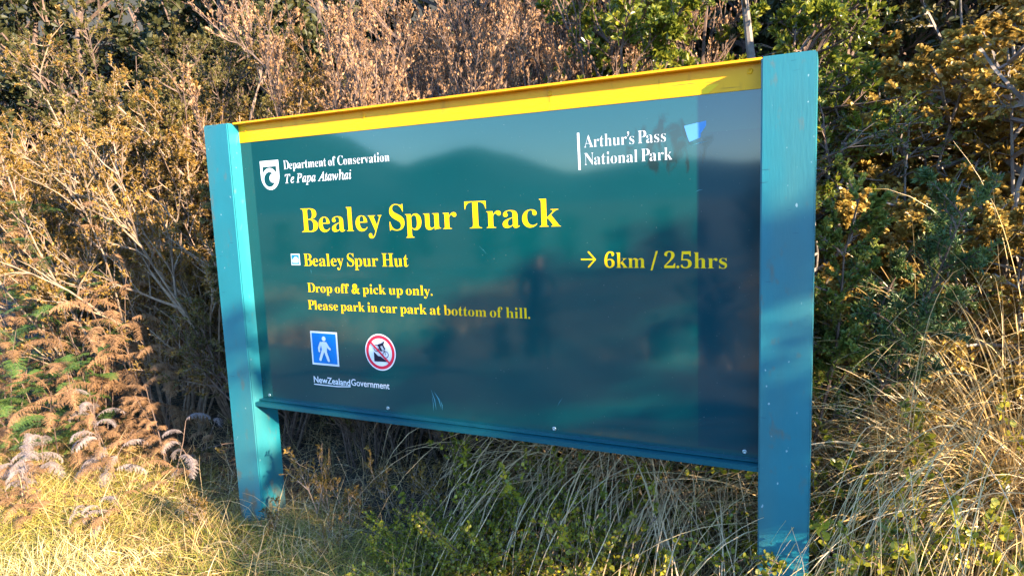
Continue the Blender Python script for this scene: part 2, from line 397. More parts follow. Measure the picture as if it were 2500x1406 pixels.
PF, PB, PW, WID = 0.0554 * S, 0.0741 * S, 0.1282 * S, 1.8734 * S
PTOP = 1.0702 * S
sign = empty('information_sign', (0, 0, -0.63))
tag(sign, 'large dark green track sign with yellow top rail between two teal posts', 'sign')
OFF = Vector((0, 0, 0.63))
def spart(name, me, parent):
    o = link(name, me, parent)
    if parent is sign: o.location = OFF
    return o
for x0 in (-PW, WID):
    mb = MB(); box(mb, x0, x0 + PW, -PF, PB, -0.95, PTOP, 0, 0.005)
    o = spart('post', mb.mesh('post', M['post'], False), sign)
    o['label'] = 'left teal square post standing in grass' if x0 < 0 else 'right teal square post nearest the viewer'
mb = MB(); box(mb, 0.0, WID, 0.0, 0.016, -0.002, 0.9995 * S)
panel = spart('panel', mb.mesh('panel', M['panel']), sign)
mshade = M['panel'].copy(); mshade.name = 'darker_patch_film'  # panel colour darkened to imitate the shade beside the right post
for n_ in mshade.node_tree.nodes:
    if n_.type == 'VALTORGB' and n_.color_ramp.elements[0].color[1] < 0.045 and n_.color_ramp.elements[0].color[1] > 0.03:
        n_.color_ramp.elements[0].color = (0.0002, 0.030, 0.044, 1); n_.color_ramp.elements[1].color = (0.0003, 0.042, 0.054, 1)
mb = MB(); box(mb, 1.7056 * S, WID, -0.0004, 0.001, 0.016 * S, 0.90 * S)  # thin sheet along the right post, its shade band put in as colour
link('patch_film', mb.mesh('patch_film', mshade), panel)
mscr = paint('scuffed_pale_scratch', (0.05, 0.22, 0.28), 0.5, 0.0)
def scratch(a, b_, w):
    a = Vector(a); b_ = Vector(b_); d = (b_ - a).normalized(); n_ = Vector((-d.y, d.x)) * w; mid = (a + b_) / 2 + n_ * 1.2
    return SP(tuple(a), tuple(mid - n_ * .5), tuple(b_), tuple(mid + n_ * .5))
# yellow top rail: plate flush with the panel, flange on top, bright stripe
mb = MB(); box(mb, 0.0, WID, -0.003, 0.020, 1.0 * S, 1.066 * S); box(mb, 0.0, WID, -0.036, 0.030, 1.066 * S, 1.0735 * S, 0, 0.0015)
rail = spart('top_rail', mb.mesh('top_rail', M['yellow']), sign)

def flat_mesh(polys, y, mats):
    """flat polygons (x, z), each (points, layer, material index[, holes]) as one mesh facing -y"""
    mb = MB()
    for P in polys:
        pts, layer, mi = P[:3]; holes = P[3] if len(P) > 3 else []
        cu = bpy.data.curves.new('tmp', 'CURVE'); cu.dimensions = '2D'; cu.fill_mode = 'BOTH'
        for ring in [pts] + holes:
            sp = cu.splines.new('POLY'); sp.points.add(len(ring) - 1); sp.use_cyclic_u = True
            for k, (a, c) in enumerate(ring): sp.points[k].co = (a, c, 0, 1)
        ob = bpy.data.objects.new('tmp', cu); COL.objects.link(ob)
        dg = bpy.context.evaluated_depsgraph_get(); ev = ob.evaluated_get(dg); me = ev.to_mesh(); me.calc_loop_triangles()
        V = np.array([[v.co.x, y - layer * 0.0006, v.co.y] for v in me.vertices])
        F = np.array([t_.vertices[:] for t_ in me.loop_triangles])
        # face the viewer: normal toward -y
        n = np.cross(V[F[:, 1]] - V[F[:, 0]], V[F[:, 2]] - V[F[:, 0]])[:, 1]; F[n > 0] = F[n > 0][:, ::-1]
        mb.add(V, F, mi)
        ev.to_mesh_clear(); bpy.data.objects.remove(ob); bpy.data.curves.remove(cu)
    return mb.mesh('print', mats)
def SP(*pts): return [(a * S, c * S) for a, c in pts]
def circ(cx, cz, rx, rz=None, n=40, a0=0, a1=2 * math.pi):
    rz = rz or rx
    full = abs(a1 - a0 - 2 * math.pi) < 1e-6
    return [(cx + rx * math.cos(a0 + (a1 - a0) * k / (n if full else n - 1)), cz + rz * math.sin(a0 + (a1 - a0) * k / (n if full else n - 1))) for k in range(n)]
def capsule(a, b, r, r2=None, n=10):
    r2 = r2 or r; a = Vector(a); b = Vector(b); d = (b - a).normalized(); ang = math.atan2(d.y, d.x)
    return [(a.x + r * math.cos(ang + math.pi / 2 + math.pi * k / n), a.y + r * math.sin(ang + math.pi / 2 + math.pi * k / n)) for k in range(n + 1)] + \
           [(b.x + r2 * math.cos(ang - math.pi / 2 + math.pi * k / n), b.y + r2 * math.sin(ang - math.pi / 2 + math.pi * k / n)) for k in range(n + 1)]
me = flat_mesh([(SP((0.0015, 1.0012), (1.7357, 1.0012), (1.7632, 1.0218), (1.7632, 1.0272 - 0.004), (0.0015, 1.0272)), 1, 0)], -0.003, [M['stripe']])
link('stripe', me, rail)
def screws(parent, pts, y, r=0.0085):
    for x, z in pts:
        mb = MB(); n = 14; an = np.arange(n) * 2 * np.pi / n
        prof = [(r * 1.15, 0), (r * 1.05, -0.002), (r * 0.6, -0.0032), (r * 0.42, -0.0014)]
        V = [[x * S + rr * math.cos(a), y + yy, z * S + rr * math.sin(a)] for rr, yy in prof for a in an] + [[x * S, y - 0.001, z * S]]
        F = [[k * n + i, k * n + (i + 1) % n, (k + 1) * n + (i + 1) % n, (k + 1) * n + i] for k in range(3) for i in range(n)]
        mb.add(V, F); mb.f.append((np.array([[3 * n + i, 3 * n + (i + 1) % n, 4 * n] for i in range(n)]), 0))
        link('screw', mb.mesh('screw', parent.data.materials[0] if parent is rail else M['screw'], True), parent)
screws(rail, [(0.0345, 1.0461), (0.5921, 1.0468), (1.2781, 1.0484), (1.8515 - 0.01, 1.0461)], -0.003)
mb = MB(); box(mb, 0.0, WID, -0.026, 0.0, -0.0045, -0.0005); box(mb, 0.0, WID, -0.052, 0.018, -0.028, -0.008, 0, 0.002)
brail = spart('bottom_rail', mb.mesh('bottom_rail', M['rail']), sign)
screws(brail, [(0.0358, 0.0134), (0.6115, 0.0175), (1.2573, 0.0153), (1.8329, 0.0148)], 0.0, 0.007)

# lettering -------------------------------------------------------------
def bold(s): return ''.join(chr(0x1D400 + ord(c) - 65) if 'A' <= c <= 'Z' else chr(0x1D41A + ord(c) - 97) if 'a' <= c <= 'z' else chr(0x1D7CE + ord(c) - 48) if '0' <= c <= '9' else c for c in s)
def ital(s): return ''.join(chr(0x210E) if c == 'h' else chr(0x1D434 + ord(c) - 65) if 'A' <= c <= 'Z' else chr(0x1D44E + ord(c) - 97) if 'a' <= c <= 'z' else c for c in s)
def glyphs(s, off):
    cu = bpy.data.curves.new('tmp', 'FONT'); cu.body = s; cu.size = 1; cu.offset = off; cu.resolution_u = 6
    ob = bpy.data.objects.new('tmp', cu); COL.objects.link(ob)
    dg = bpy.context.evaluated_depsgraph_get(); ev = ob.evaluated_get(dg); me = ev.to_mesh(); me.calc_loop_triangles()
    V = np.array([v.co[:] for v in me.vertices]); F = np.array([t_.vertices[:] for t_ in me.loop_triangles])
    ev.to_mesh_clear(); bpy.data.objects.remove(ob); bpy.data.curves.remove(cu)
    return V, F
def tri(pts):
    pts = np.array([(a, c, 0) for a, c in pts]); ctr = pts.mean(0); n = len(pts)
    return np.vstack([pts, ctr]), np.array([[i, (i + 1) % n, n] for i in range(n)])
def lettering(name, text, x0, x1, zb, cap, mat, style='bold', off=-0.006, parent=panel, layer=1):
    """one line of print, fitted between x0 and x1 with its capitals cap tall"""
    capref = {'bold': glyphs(bold('H'), off)[0][:, 1].max(), 'ital': glyphs(ital('P'), off)[0][:, 1].max(), 'sans': glyphs('H', off)[0][:, 1].max()}[style]
    pen = 0.0; VV = []; FF = []; n = 0; run = ''
    def put(V, F, gap):
        nonlocal pen, n
        V = V.copy(); V[:, 0] += pen + gap - V[:, 0].min(); VV.append(V); FF.append(F + n); n += len(V); pen = V[:, 0].max()
    conv = {'bold': bold, 'ital': ital, 'sans': lambda s: s}[style]
    first = True; gap = 0.0; prevcap = '-'
    import re
    for tok in re.findall(r"[A-Z](?=[a-z])|[a-z]+|[A-Za-z0-9]+|[^A-Za-z0-9 ]| ", text) if style != 'sans' else [text]:
        if tok == ' ': gap += 0.21 if style != 'sans' else 0.2; continue
        g = gap if not first else 0.0
        if tok == '.': V, F = tri(circ(0, 0.055, 0.062, n=14)); g += 0.05
        elif tok == '/': V, F = tri([(0, -0.1), (0.085, -0.1), (0.33, 0.72), (0.245, 0.72)]); g += 0.02
        elif tok == '’': V, F = tri([(0.0, 0.42), (0.07, 0.5), (0.075, 0.56), (0.03, 0.58), (0.02, 0.65), (0.08, 0.69), (0.14, 0.64), (0.13, 0.53), (0.06, 0.44)]); g += 0.03
        elif tok == '&': V, F = glyphs('&', 0.02); V = V * np.array([1, capref / V[:, 1].max(), 1])
        else:
            V, F = glyphs(conv(tok), off); g += (0.0 if prevcap in 'TP' and style != 'sans' else 0.03) if not first else 0
            if style == 'bold' and tok.islower():          # old-style proportions: smaller x-height, long ascenders
                y_ = V[:, 1]; V[:, 1] = np.where(y_ < 0, y_, np.where(y_ < 0.49, y_ * 0.90, 0.441 + (y_ - 0.49) * 1.20))
        put(V, F, g); first = False; gap = 0.0; prevcap = tok if len(tok) == 1 and tok.isupper() else '-'
        if tok in './': gap = 0.03
    V = np.vstack(VV); F = np.vstack(FF)
    sx = (x1 - x0) * S / (V[:, 0].max() - V[:, 0].min()); sz = cap * S / capref
    V = np.stack([x0 * S + (V[:, 0] - V[:, 0].min()) * sx, np.full(len(V), -0.0006 * layer), zb * S + V[:, 1] * sz], -1)
    nn = np.cross(V[F[:, 1]] - V[F[:, 0]], V[F[:, 2]] - V[F[:, 0]])[:, 1]; F[nn > 0] = F[nn > 0][:, ::-1]
    mb = MB(); mb.add(V, F); return link(name, mb.mesh(name, mat), parent)
lettering('title_lettering', 'Bealey Spur Track', 0.2735, 1.3006, 0.6555, 0.087, M['ytext'], off=-0.006)
lettering('lettering', 'Bealey Spur Hut', 0.2706, 0.7375, 0.5305, 0.0455, M['ytext'], off=-0.006)
lettering('lettering', '6km / 2.5hrs', 1.4359, 1.7848, 0.5308, 0.0455, M['ytext'], off=-0.006)
lettering('lettering', 'Drop off & pick up only.', 0.2780, 0.8285, 0.4325, 0.0345, M['ytext'], off=-0.006)
lettering('lettering', 'Please park in car park at bottom of hill.', 0.2740, 1.1875, 0.3675, 0.0345, M['ytext'], off=-0.006)
lettering('lettering', 'Department of Conservation', 0.2088, 0.6860, 0.8890, 0.0320, M['white'], off=-0.010)
lettering('lettering', 'Te Papa Atawhai', 0.2110, 0.5200, 0.8385, 0.0320, M['white'], style='ital', off=0.008)
lettering('lettering', 'Arthur’s Pass', 1.3815, 1.6210, 0.8840, 0.0350, M['white'], off=-0.013)
lettering('lettering', 'National Park', 1.3812, 1.6385, 0.8335, 0.0345, M['white'], off=-0.013)
lettering('lettering', 'NewZealand', 0.2736, 0.4480, 0.0860, 0.0240, M['white'], style='sans', off=0.012)
lettering('lettering', 'Government', 0.4530, 0.6250, 0.0890, 0.0240, M['white'], style='sans', off=0.004)
link('underline', flat_mesh([(SP((0.2731, 0.0770), (0.33, 0.0765), (0.39, 0.0770), (0.4485, 0.0815), (0.4485, 0.0848), (0.39, 0.0806), (0.33, 0.0802), (0.2731, 0.0806)), 1, 0)], 0, [M['white']]), panel)
link('upright_bar', flat_mesh([(SP((1.3625, 0.8210), (1.3695, 0.8210), (1.3675, 0.9281), (1.3605, 0.9281)), 1, 0)], 0, [M['white']]), panel)
# arrow
link('arrow', flat_mesh([([(a * S, c * S) for a, c in capsule((1.3645, 0.5555), (1.404, 0.5555), 0.0022)], 1, 0),
                         ([(a * S, c * S) for a, c in capsule((1.3870, 0.5775), (1.4075, 0.5555), 0.0024)], 1.3, 0),
                         ([(a * S, c * S) for a, c in capsule((1.3865, 0.5330), (1.4075, 0.5555), 0.0024)], 1.6, 0)], 0, [M['ytext']]), panel)
# shield emblem
def shield(x0, x1, zt, zb):
    cx = (x0 + x1) / 2; w = (x1 - x0) / 2; zc = zb + w * 1.15
    return [(x0, zt), (x1, zt)] + [(cx + w * math.cos(-a), zc + (zc - zb) * math.sin(-a)) for a in np.linspace(0, math.pi, 24)]
emb = [(SP(*shield(0.0917, 0.1850, 0.9257, 0.8172)), 1, 0),
       (SP(*shield(0.1045, 0.1722, 0.9035, 0.8290)), 2, 1),
       (SP(*circ(0.1375, 0.8610, 0.0372, 0.0372)), 3, 0),
       (SP(*circ(0.1362, 0.8560, 0.0268, 0.0275)), 4, 1),
       (SP(*circ(0.1530, 0.8600, 0.0165, 0.0165)), 5, 0),
       (SP((0.1530, 0.8765), (0.1600, 0.885), (0.1747, 0.878), (0.1747, 0.85), (0.160, 0.845)), 6, 0)]
link('emblem', flat_mesh(emb, 0, [M['white'], M['panel']]), panel)
scr = [((0.800, 0.105), (0.818, 0.030), .0035), ((0.812, 0.098), (0.838, 0.040), .005), ((0.803, 0.085), (0.806, 0.025), .002), ((0.836, 0.07), (0.842, 0.032), .003),
       ((1.015, 0.60), (1.045, 0.57), .0008), ((1.69, 0.868), (1.735, 0.876), .0016), ((1.70, 0.742), (1.722, 0.748), .001), ((0.545, 0.708), (0.60, 0.709), .0008), ((0.30, 0.52), (0.302, 0.50), .0012), ((1.27, 0.09), (1.29, 0.12), .001)]
link('scratches', flat_mesh([(scratch(*q), 1, 0) for q in scr], 0, [mscr]), panel)
mjt = paint('grimy_joint', (0.10, 0.055, 0.01), 0.7, 0.0)
link('joint', flat_mesh([(SP((1.2775, 1.0015), (1.2788, 1.0015), (1.2802, 1.043), (1.2792, 1.043)), 3, 0)], -0.003, [mjt]), rail)
link('joint', flat_mesh([(SP((1.6040, 1.0015), (1.6048, 1.0015), (1.6050, 1.052), (1.6042, 1.052)), 3, 0)], -0.003, [mjt]), rail)
# hut symbol
hx0, hx1, hz0, hz1 = 0.2091, 0.2520, 0.5335, 0.5762
link('hut_pictogram', flat_mesh([(SP((hx0, hz0), (hx1, hz0), (hx1, hz1), (hx0, hz1)), 1, 0),
    (SP((hx0 + .0035, hz0 + .0035), (hx1 - .0035, hz0 + .0035), (hx1 - .0035, hz1 - .0035), (hx0 + .0035, hz1 - .0035)), 2, 1),
    (SP((0.2165, 0.5430), (0.2445, 0.5430), (0.2445, 0.5535), (0.2475, 0.5535), (0.2390, 0.5640), (0.2300, 0.5665), (0.2150, 0.5535), (0.2165, 0.5535)), 3, 0),
    (SP((0.219, 0.5495), (0.242, 0.5495), (0.242, 0.5508), (0.219, 0.5508)), 4, 1)], 0, [M['white'], M['blue']]), panel)
# walking figure
wx0, wx1, wz0, wz1 = 0.2737, 0.4025, 0.1560, 0.2850
def wp(u, v_): return (wx0 + (wx1 - wx0) * u, wz0 + (wz1 - wz0) * v_)
def wcap(a, b_, r, r2=None): return SP(*capsule(wp(*a), wp(*b_), r * (wx1 - wx0), (r2 or r) * (wx1 - wx0)))
k = 0.055
link('walking_pictogram', flat_mesh([(SP((wx0, wz0), (wx1, wz0), (wx1, wz1), (wx0, wz1)), 1, 0),
    (SP(wp(k, k), wp(1 - k, k), wp(1 - k, 1 - k), wp(k, 1 - k)), 2, 1),
    (SP(*circ(*wp(0.50, 0.79), 0.0092)), 3, 0),
    (SP(wp(.37, .66), wp(.43, .70), wp(.55, .70), wp(.60, .66), wp(.59, .40), wp(.42, .40)), 3, 0),
    (wcap((.38, .66), (.30, .50), .04), 4, 0), (wcap((.30, .51), (.31, .42), .035), 5, 0),
    (wcap((.58, .66), (.66, .54), .04), 6, 0), (wcap((.65, .55), (.72, .50), .035), 7, 0),
    (wcap((.45, .42), (.34, .17), .05, .042), 8, 0), (wcap((.55, .42), (.65, .16), .05, .042), 9, 0)], 0, [M['white'], M['blue']]), panel)
# no cycling roundel
bcx, bcz, br_ = 0.5945, 0.2222, 0.0668
def bp(u, v_): return (bcx + br_ * u, bcz + br_ * v_)
def ring(u, v_, r, w): return (SP(*circ(*bp(u, v_), br_ * r)), [SP(*circ(*bp(u, v_), br_ * (r - w)))])
polys = [(SP(*circ(bcx, bcz, br_, n=60)), 1, 0), (SP(*circ(bcx, bcz, br_ * 0.93, n=60)), 2, 1, [SP(*circ(bcx, bcz, br_ * 0.76, n=60))]),
         (SP(bp(-.42, -.52), bp(.47, -.50), bp(.02, -.22), bp(-.15, -.2), bp(-.42, .02)), 3, 2)]
for u, v_ in ((-.22, .22), (.36, -.10)):
    o_, h_ = ring(u, v_, .19, .035); polys.append((o_, 4, 2, h_))
for a, b_, r in (((-.2, .22), (.05, .10), .02), ((.05, .10), (.3, .12), .02), ((.3, .12), (.36, -.1), .02), ((-.05, .38), (.2, .46), .075), ((.2, .44), (.32, .2), .045), ((-.03, .36), (.1, .12), .055), ((.26, .56), (.28, .56), .05)):
    polys.append((SP(*capsule(bp(*a), bp(*b_), r * br_)), 5 + len(polys) * 0.1, 2))
polys.append((SP(*capsule(bp(-.62, .58), bp(.62, -.58), .055 * br_)), 7, 1))
link('bicycle_prohibition_roundel', flat_mesh(polys, 0, [M['white'], M['red'], M['ink']]), panel)
link('torn_sticker', flat_mesh([(SP((1.6712, 0.9219), (1.7301, 0.9310), (1.7300, 0.9190), (1.7255, 0.9120), (1.7215, 0.9060), (1.7160, 0.8990), (1.7152, 0.8880), (1.6853, 0.8779), (1.680, 0.892)), 1, 0)], 0, [M['sticker']]), panel)

# ------------------------------------------------------------------ plant materials and kits
L_ = {
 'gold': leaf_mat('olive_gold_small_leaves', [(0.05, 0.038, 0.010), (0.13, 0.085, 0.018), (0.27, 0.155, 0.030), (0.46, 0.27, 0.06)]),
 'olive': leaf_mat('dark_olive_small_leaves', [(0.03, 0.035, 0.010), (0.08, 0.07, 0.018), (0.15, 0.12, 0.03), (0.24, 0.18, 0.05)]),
 'rust': leaf_mat('brown_dry_leaves', [(0.07, 0.042, 0.024), (0.19, 0.105, 0.055), (0.34, 0.19, 0.09), (0.50, 0.31, 0.16)], 0.3),
 'green': leaf_mat('glossy_yellow_green_leaves', [(0.03, 0.055, 0.012), (0.08, 0.11, 0.015), (0.19, 0.20, 0.02), (0.42, 0.36, 0.04)], 0.45, 0.3),
 'beech': leaf_mat('beech_leaves', [(0.04, 0.07, 0.015), (0.09, 0.13, 0.025), (0.17, 0.19, 0.035), (0.28, 0.25, 0.05)], 0.3, 0.4),
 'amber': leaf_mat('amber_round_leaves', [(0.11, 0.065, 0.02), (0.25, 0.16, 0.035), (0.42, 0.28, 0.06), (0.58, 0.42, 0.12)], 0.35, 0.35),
 'fir': leaf_mat('dark_blue_green_needles', [(0.02, 0.052, 0.022), (0.055, 0.10, 0.03), (0.15, 0.18, 0.04)], 0.2, 0.4),
 'mat': leaf_mat('creeping_round_leaves', [(0.05, 0.07, 0.015), (0.14, 0.16, 0.02), (0.34, 0.30, 0.025), (0.55, 0.44, 0.03)], 0.35, 0.3, 5.0),
 'fernb': leaf_mat('russet_dead_fern', [(0.12, 0.065, 0.032), (0.24, 0.13, 0.06), (0.36, 0.21, 0.10)], 0.25, 0.7),
 'ferng': leaf_mat('green_bracken', [(0.03, 0.085, 0.025), (0.08, 0.15, 0.03), (0.20, 0.21, 0.05)], 0.35, 0.5),
 'ferny': leaf_mat('grey_withered_fern', [(0.14, 0.115, 0.11), (0.25, 0.20, 0.19), (0.34, 0.28, 0.26)], 0.2, 0.7),
 'straw': leaf_mat('straw_tussock_blades', [(0.20, 0.13, 0.05), (0.40, 0.27, 0.10), (0.55, 0.40, 0.20), (0.64, 0.50, 0.33)], 0.2, 0.4, 3.0),
 'grass': leaf_mat('mown_grass_blades', [(0.07, 0.12, 0.02), (0.20, 0.20, 0.03), (0.42, 0.31, 0.07), (0.56, 0.40, 0.15)], 0.3, 0.5, 1.6),
 'litter': leaf_mat('dead_stalk_litter', [(0.10, 0.06, 0.035), (0.24, 0.15, 0.08), (0.38, 0.27, 0.17)], 0.1, 0.7),
 'pale': leaf_mat('pale_dead_blades', [(0.34, 0.20, 0.09), (0.58, 0.39, 0.20), (0.72, 0.54, 0.33)], 0.15, 0.45, 3.0),
 'bleach': leaf_mat('bleached_grass_blades', [(0.52, 0.42, 0.16), (0.72, 0.60, 0.30), (0.82, 0.72, 0.45)], 0.3, 0.5, 3.0),  # blades coloured pale to stand in for strong sunlight
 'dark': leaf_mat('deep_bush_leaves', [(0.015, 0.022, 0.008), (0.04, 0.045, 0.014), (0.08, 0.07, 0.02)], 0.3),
}
B_ = {
 'pale': bark_mat('pale_twig_bark', (0.18, 0.12, 0.085), (0.34, 0.24, 0.17), 30),
 'brown': bark_mat('brown_twig_bark', (0.06, 0.04, 0.032), (0.17, 0.115, 0.09), 30),
 'tan': bark_mat('tan_twig_bark', (0.12, 0.085, 0.06), (0.26, 0.19, 0.13), 30),
 'grey': bark_mat('grey_trunk_bark', (0.10, 0.085, 0.075), (0.26, 0.22, 0.19), 18),
}
def kit(br, lf, bm, lm, n1='branches', n2='foliage'):
    out = []
    if br: out.append((n1, br.mesh(n1, bm)))
    if lf: out.append((n2, lf.mesh(n2, lm)))
    return out

fine = dict(L=0.0205, W=0.0105, on=[(2, 5), (3, 9)], shape='diamond', ang=48)
def small_leaved(seed, H, lm, bm, n=9, leafmul=1.0, spread=0.5, bias=(0, 0)):
    lf = dict(fine); lf['on'] = [(2, int(9 * leafmul)), (3, int(14 * leafmul))]
    br, l = woody(seed, n, H, spread, [dict(n=14, ang=38, frac=0.42, t0=0.12, up=0.35), dict(n=9, ang=42, frac=0.42, up=0.2), dict(n=6, ang=45, frac=0.5, up=0.15, K=4)],
                  [0.016, 0.006, 0.0032, 0.0018], lf, stem_up=0.35, base_r=0.15, bias=bias)
    return kit(br, l, B_[bm], L_[lm])
KA = [small_leaved(11, 2.8, 'gold', 'pale'), small_leaved(12, 2.6, 'gold', 'pale', 10), small_leaved(13, 2.4, 'olive', 'brown', 9)]
KO = [small_leaved(14, 2.7, 'olive', 'brown', 11, 1.1, 0.55)]
def twiggy(seed, H, n=14):
    lf = dict(L=0.019, W=0.010, on=[(2, 5), (3, 8)], ang=35, lift=0.3)
    br, l = woody(seed, n, H, 0.32, [dict(n=15, ang=24, frac=0.40, t0=0.12, up=0.5, lift=0.3), dict(n=8, ang=26, frac=0.5, up=0.4, lift=0.3), dict(n=5, ang=28, frac=0.5, up=0.3, K=4)],
                  [0.012, 0.005, 0.003, 0.0017], lf, stem_up=0.5, base_r=0.25)
    return kit(br, l, B_['brown'], L_['rust'])
KB = [twiggy(21, 2.7), twiggy(22, 2.5, 16), twiggy(23, 3.0, 14)]
def broadleaf(seed, H):
    lf = dict(L=0.034, W=0.016, on=[(2, 16), (3, 15)], shape='oval', ang=55, t0=0.3)
    br, l = woody(seed, 4, H, 0.4, [dict(n=18, ang=52, frac=0.40, t0=0.3, up=0.3), dict(n=8, ang=42, frac=0.5, up=0.3), dict(n=4, ang=45, frac=0.5, up=0.2, K=4)],
                  [0.03, 0.010, 0.005, 0.003], lf, stem_up=0.3)
    return kit(br, l, B_['brown'], L_['green'])
KC = [broadleaf(31, 3.0), broadleaf(32, 2.7)]
def beech(seed, H, lm='beech', nst=1, leafL=0.016):
    lf = dict(L=leafL, W=leafL * 0.8, on=[(2, 8), (3, 11)] if nst == 1 else [(2, 12), (3, 17)], shape='oval' if nst == 1 else 'round', ang=60, flat=1.6)
    br, l = woody(seed, nst, H, 0.10 if nst == 1 else 0.45, [dict(n=34 if nst == 1 else 15, ang=68, frac=0.36, t0=0.12, up=0.25, lift=0.0, K=6), dict(n=10, ang=45, frac=0.45, up=0.0, flat=0.35), dict(n=6, ang=42, frac=0.5, up=0, flat=0.35, K=4)],
                  [0.045 if nst == 1 else 0.018, 0.010, 0.004, 0.002], lf, stem_up=0.3, base_r=0.02 if nst == 1 else 0.12, sides0=8)
    return kit(br, l, B_['grey'], L_[lm], 'trunk', 'crown')
KD = [beech(41, 3.6), beech(42, 3.2)]
KE = [beech(51, 2.3, 'amber', 9, 0.021), beech(52, 2.1, 'amber', 10, 0.021), beech(53, 2.4, 'olive', 7, 0.018)]

def dark_tree(seed, H):
    lf = dict(L=0.075, W=0.042, on=[(2, 9), (3, 7)], shape='oval', ang=55, t0=0.2)
    br, l = woody(seed, 3, H, 0.25, [dict(n=22, ang=55, frac=0.40, t0=0.12, up=0.3), dict(n=9, ang=45, frac=0.45, up=0.2), dict(n=4, ang=45, frac=0.5, K=4)],
                  [0.08, 0.02, 0.008, 0.004], lf, stem_up=0.3, sides0=8)
    return kit(br, l, B_['brown'], L_['dark'], 'trunk', 'crown')
KT = [dark_tree(61, 5.0), dark_tree(62, 4.4)]

def raised_tree(seed):
    lf = dict(L=0.055, W=0.03, on=[(2, 5), (3, 4)], shape='oval', ang=55, t0=0.1)
    br, l = woody(seed, 1, 3.6, 0.05, [dict(n=34, ang=72, frac=0.30, t0=0.60, up=0.2), dict(n=9, ang=45, frac=0.5, up=0.1), dict(n=4, ang=45, frac=0.5, K=4)],
                  [0.05, 0.012, 0.006, 0.003], lf, stem_up=0.2, base_r=0.01, sides0=8)
    return kit(br, l, B_['grey'], L_['dark'], 'trunk', 'crown')
KP = raised_tree(65)

def conifer_spray(seed, lm='fir', sgn=1, H=1.6, lift=0.25):
    """arching sapling with needles all along its branches"""
    lf = dict(L=0.024, W=0.0055, on=[(1, 90), (2, 60)], shape='diamond', ang=55, t0=0.02, lift=0.15)
    if lm != 'fir': lf.update(L=0.017, W=0.011, shape='oval', flat=1.4)
    br, l = woody(seed, 4, H, 0.22, [dict(n=28, ang=50, frac=0.19, t0=0.50, up=0.1), dict(n=5, ang=42, frac=0.45, up=0.1)], [0.013, 0.004, 0.0022], lf, stem_up=-0.6, bias=(lift * sgn, -0.04))
    return kit(br, l, B_['brown'], L_[lm])
KF = [conifer_spray(71, H=1.85, lift=0.22), conifer_spray(72, H=1.6, lift=0.34), conifer_spray(73, 'beech', -1, 2.15, 0.12), conifer_spray(74, 'beech', 1, 1.95, 0.2)]

def creeping(seed, R_=0.5, H=0.28, n=26):
    rng = np.random.default_rng(seed)
    az = rng.uniform(0, 2 * np.pi, n); d = np.stack([np.cos(az), np.sin(az), rng.uniform(0.1, 0.9, n)], -1)
    p = np.zeros((n, 3)) + rng.normal(0, 0.06, (n, 3)) * np.array([1, 1, 0])
    L = R_ * rng.uniform(0.6, 1.2, n); poly = grow(rng, p, d, L, 7, -0.35, 0.22)
    br = MB(); lf = MB(); tubes(br, poly, 0.003, 0.0015)
    i = np.repeat(np.arange(n), 8); t = rng.uniform(0.15, 1, len(i)); pos, tan = sample(poly, i, t)
    p2 = grow(rng, pos, tan + perp(rng, tan) * 0.9 + np.array([0, 0, 0.4]), L[i] * rng.uniform(0.2, 0.45, len(i)), 5, 0.1, 0.25); tubes(br, p2, 0.002, 0.001)
    for pl, per in ((poly, 28), (p2, 20)):
        i = np.repeat(np.arange(len(pl)), per); t = rng.uniform(0.1, 1, len(i)); pos, tan = sample(pl, i, t)
        d = perp(rng, tan) + tan * 0.4 + np.array([0, 0, 0.35]); s = rng.uniform(0.7, 1.25, len(i))
        leaves(lf, pos, d, perp(rng, norm(d)) + np.array([0, -0.3, 0.9]), 0.0155 * s, 0.0145 * s, 'round', 0.08)
    return kit(br, lf, B_['brown'], L_['mat'], 'stems', 'foliage')
KI = [creeping(81), creeping(82, 0.42, n=22), creeping(83, 0.6, n=30)]

def tussock_mesh(seed, n, L, spread, droop, w, lean=(0, 0), K=11, under=False, jit=0.04):
    rng = np.random.default_rng(seed); az = rng.uniform(0, 2 * np.pi, n); el = np.abs(rng.normal(0, spread, n)) + 0.05
    r = 0.07 * np.sqrt(rng.uniform(0, 1, n))
    p = np.stack([r * np.cos(az), r * np.sin(az), np.full(n, -0.03)], -1)
    d = np.stack([np.cos(az) * np.sin(el) + lean[0], np.sin(az) * np.sin(el) + lean[1], np.cos(el)], -1)
    Ln = L * rng.uniform(0.45, 1.1, n); pts = [p]; d = norm(d); dr = droop * rng.uniform(0.5, 1.5, n)
    for k in range(K - 1):
        d = norm(d + np.array([0, 0, -1.]) * (dr * (0.4 + k / K) / K)[:, None] + rng.normal(0, jit, d.shape)); pts.append(pts[-1] + d * (Ln / (K - 1))[:, None])
    P = np.stack(pts, 1)
    if under:                                   # blades that stay below the rail once they come forward of the panel
        bad = ((P[..., 1] < -0.72) & (P[..., 2] > 0.47)).any(1) | (P[..., 2] < -0.12).all(1); P = P[~bad]; n = len(P)
    mb = MB(); blades(mb, P, w * rng.uniform(0.6, 1.3, n), rng)
    return mb.mesh('tussock', L_['pale'] if under else L_['straw'])
TH = [tussock_mesh(94, 330, 1.75, 0.36, 7.5, 0.0060, (0.05, -0.36), 15, True, 0.07), tussock_mesh(95, 300, 1.7, 0.40, 8.0, 0.0060, (-0.05, -0.34), 15, True, 0.08)]
TU = TH[:0] + [tussock_mesh(91, 1500, 1.32, 0.62, 3.4, 0.0038, (-0.28, -0.12), 20, jit=0.022), tussock_mesh(92, 1000, 1.25, 0.75, 3.4, 0.0038, (-0.1, -0.1), 18, jit=0.025), tussock_mesh(93, 420, 0.8, 0.5, 1.8, 0.0038)]

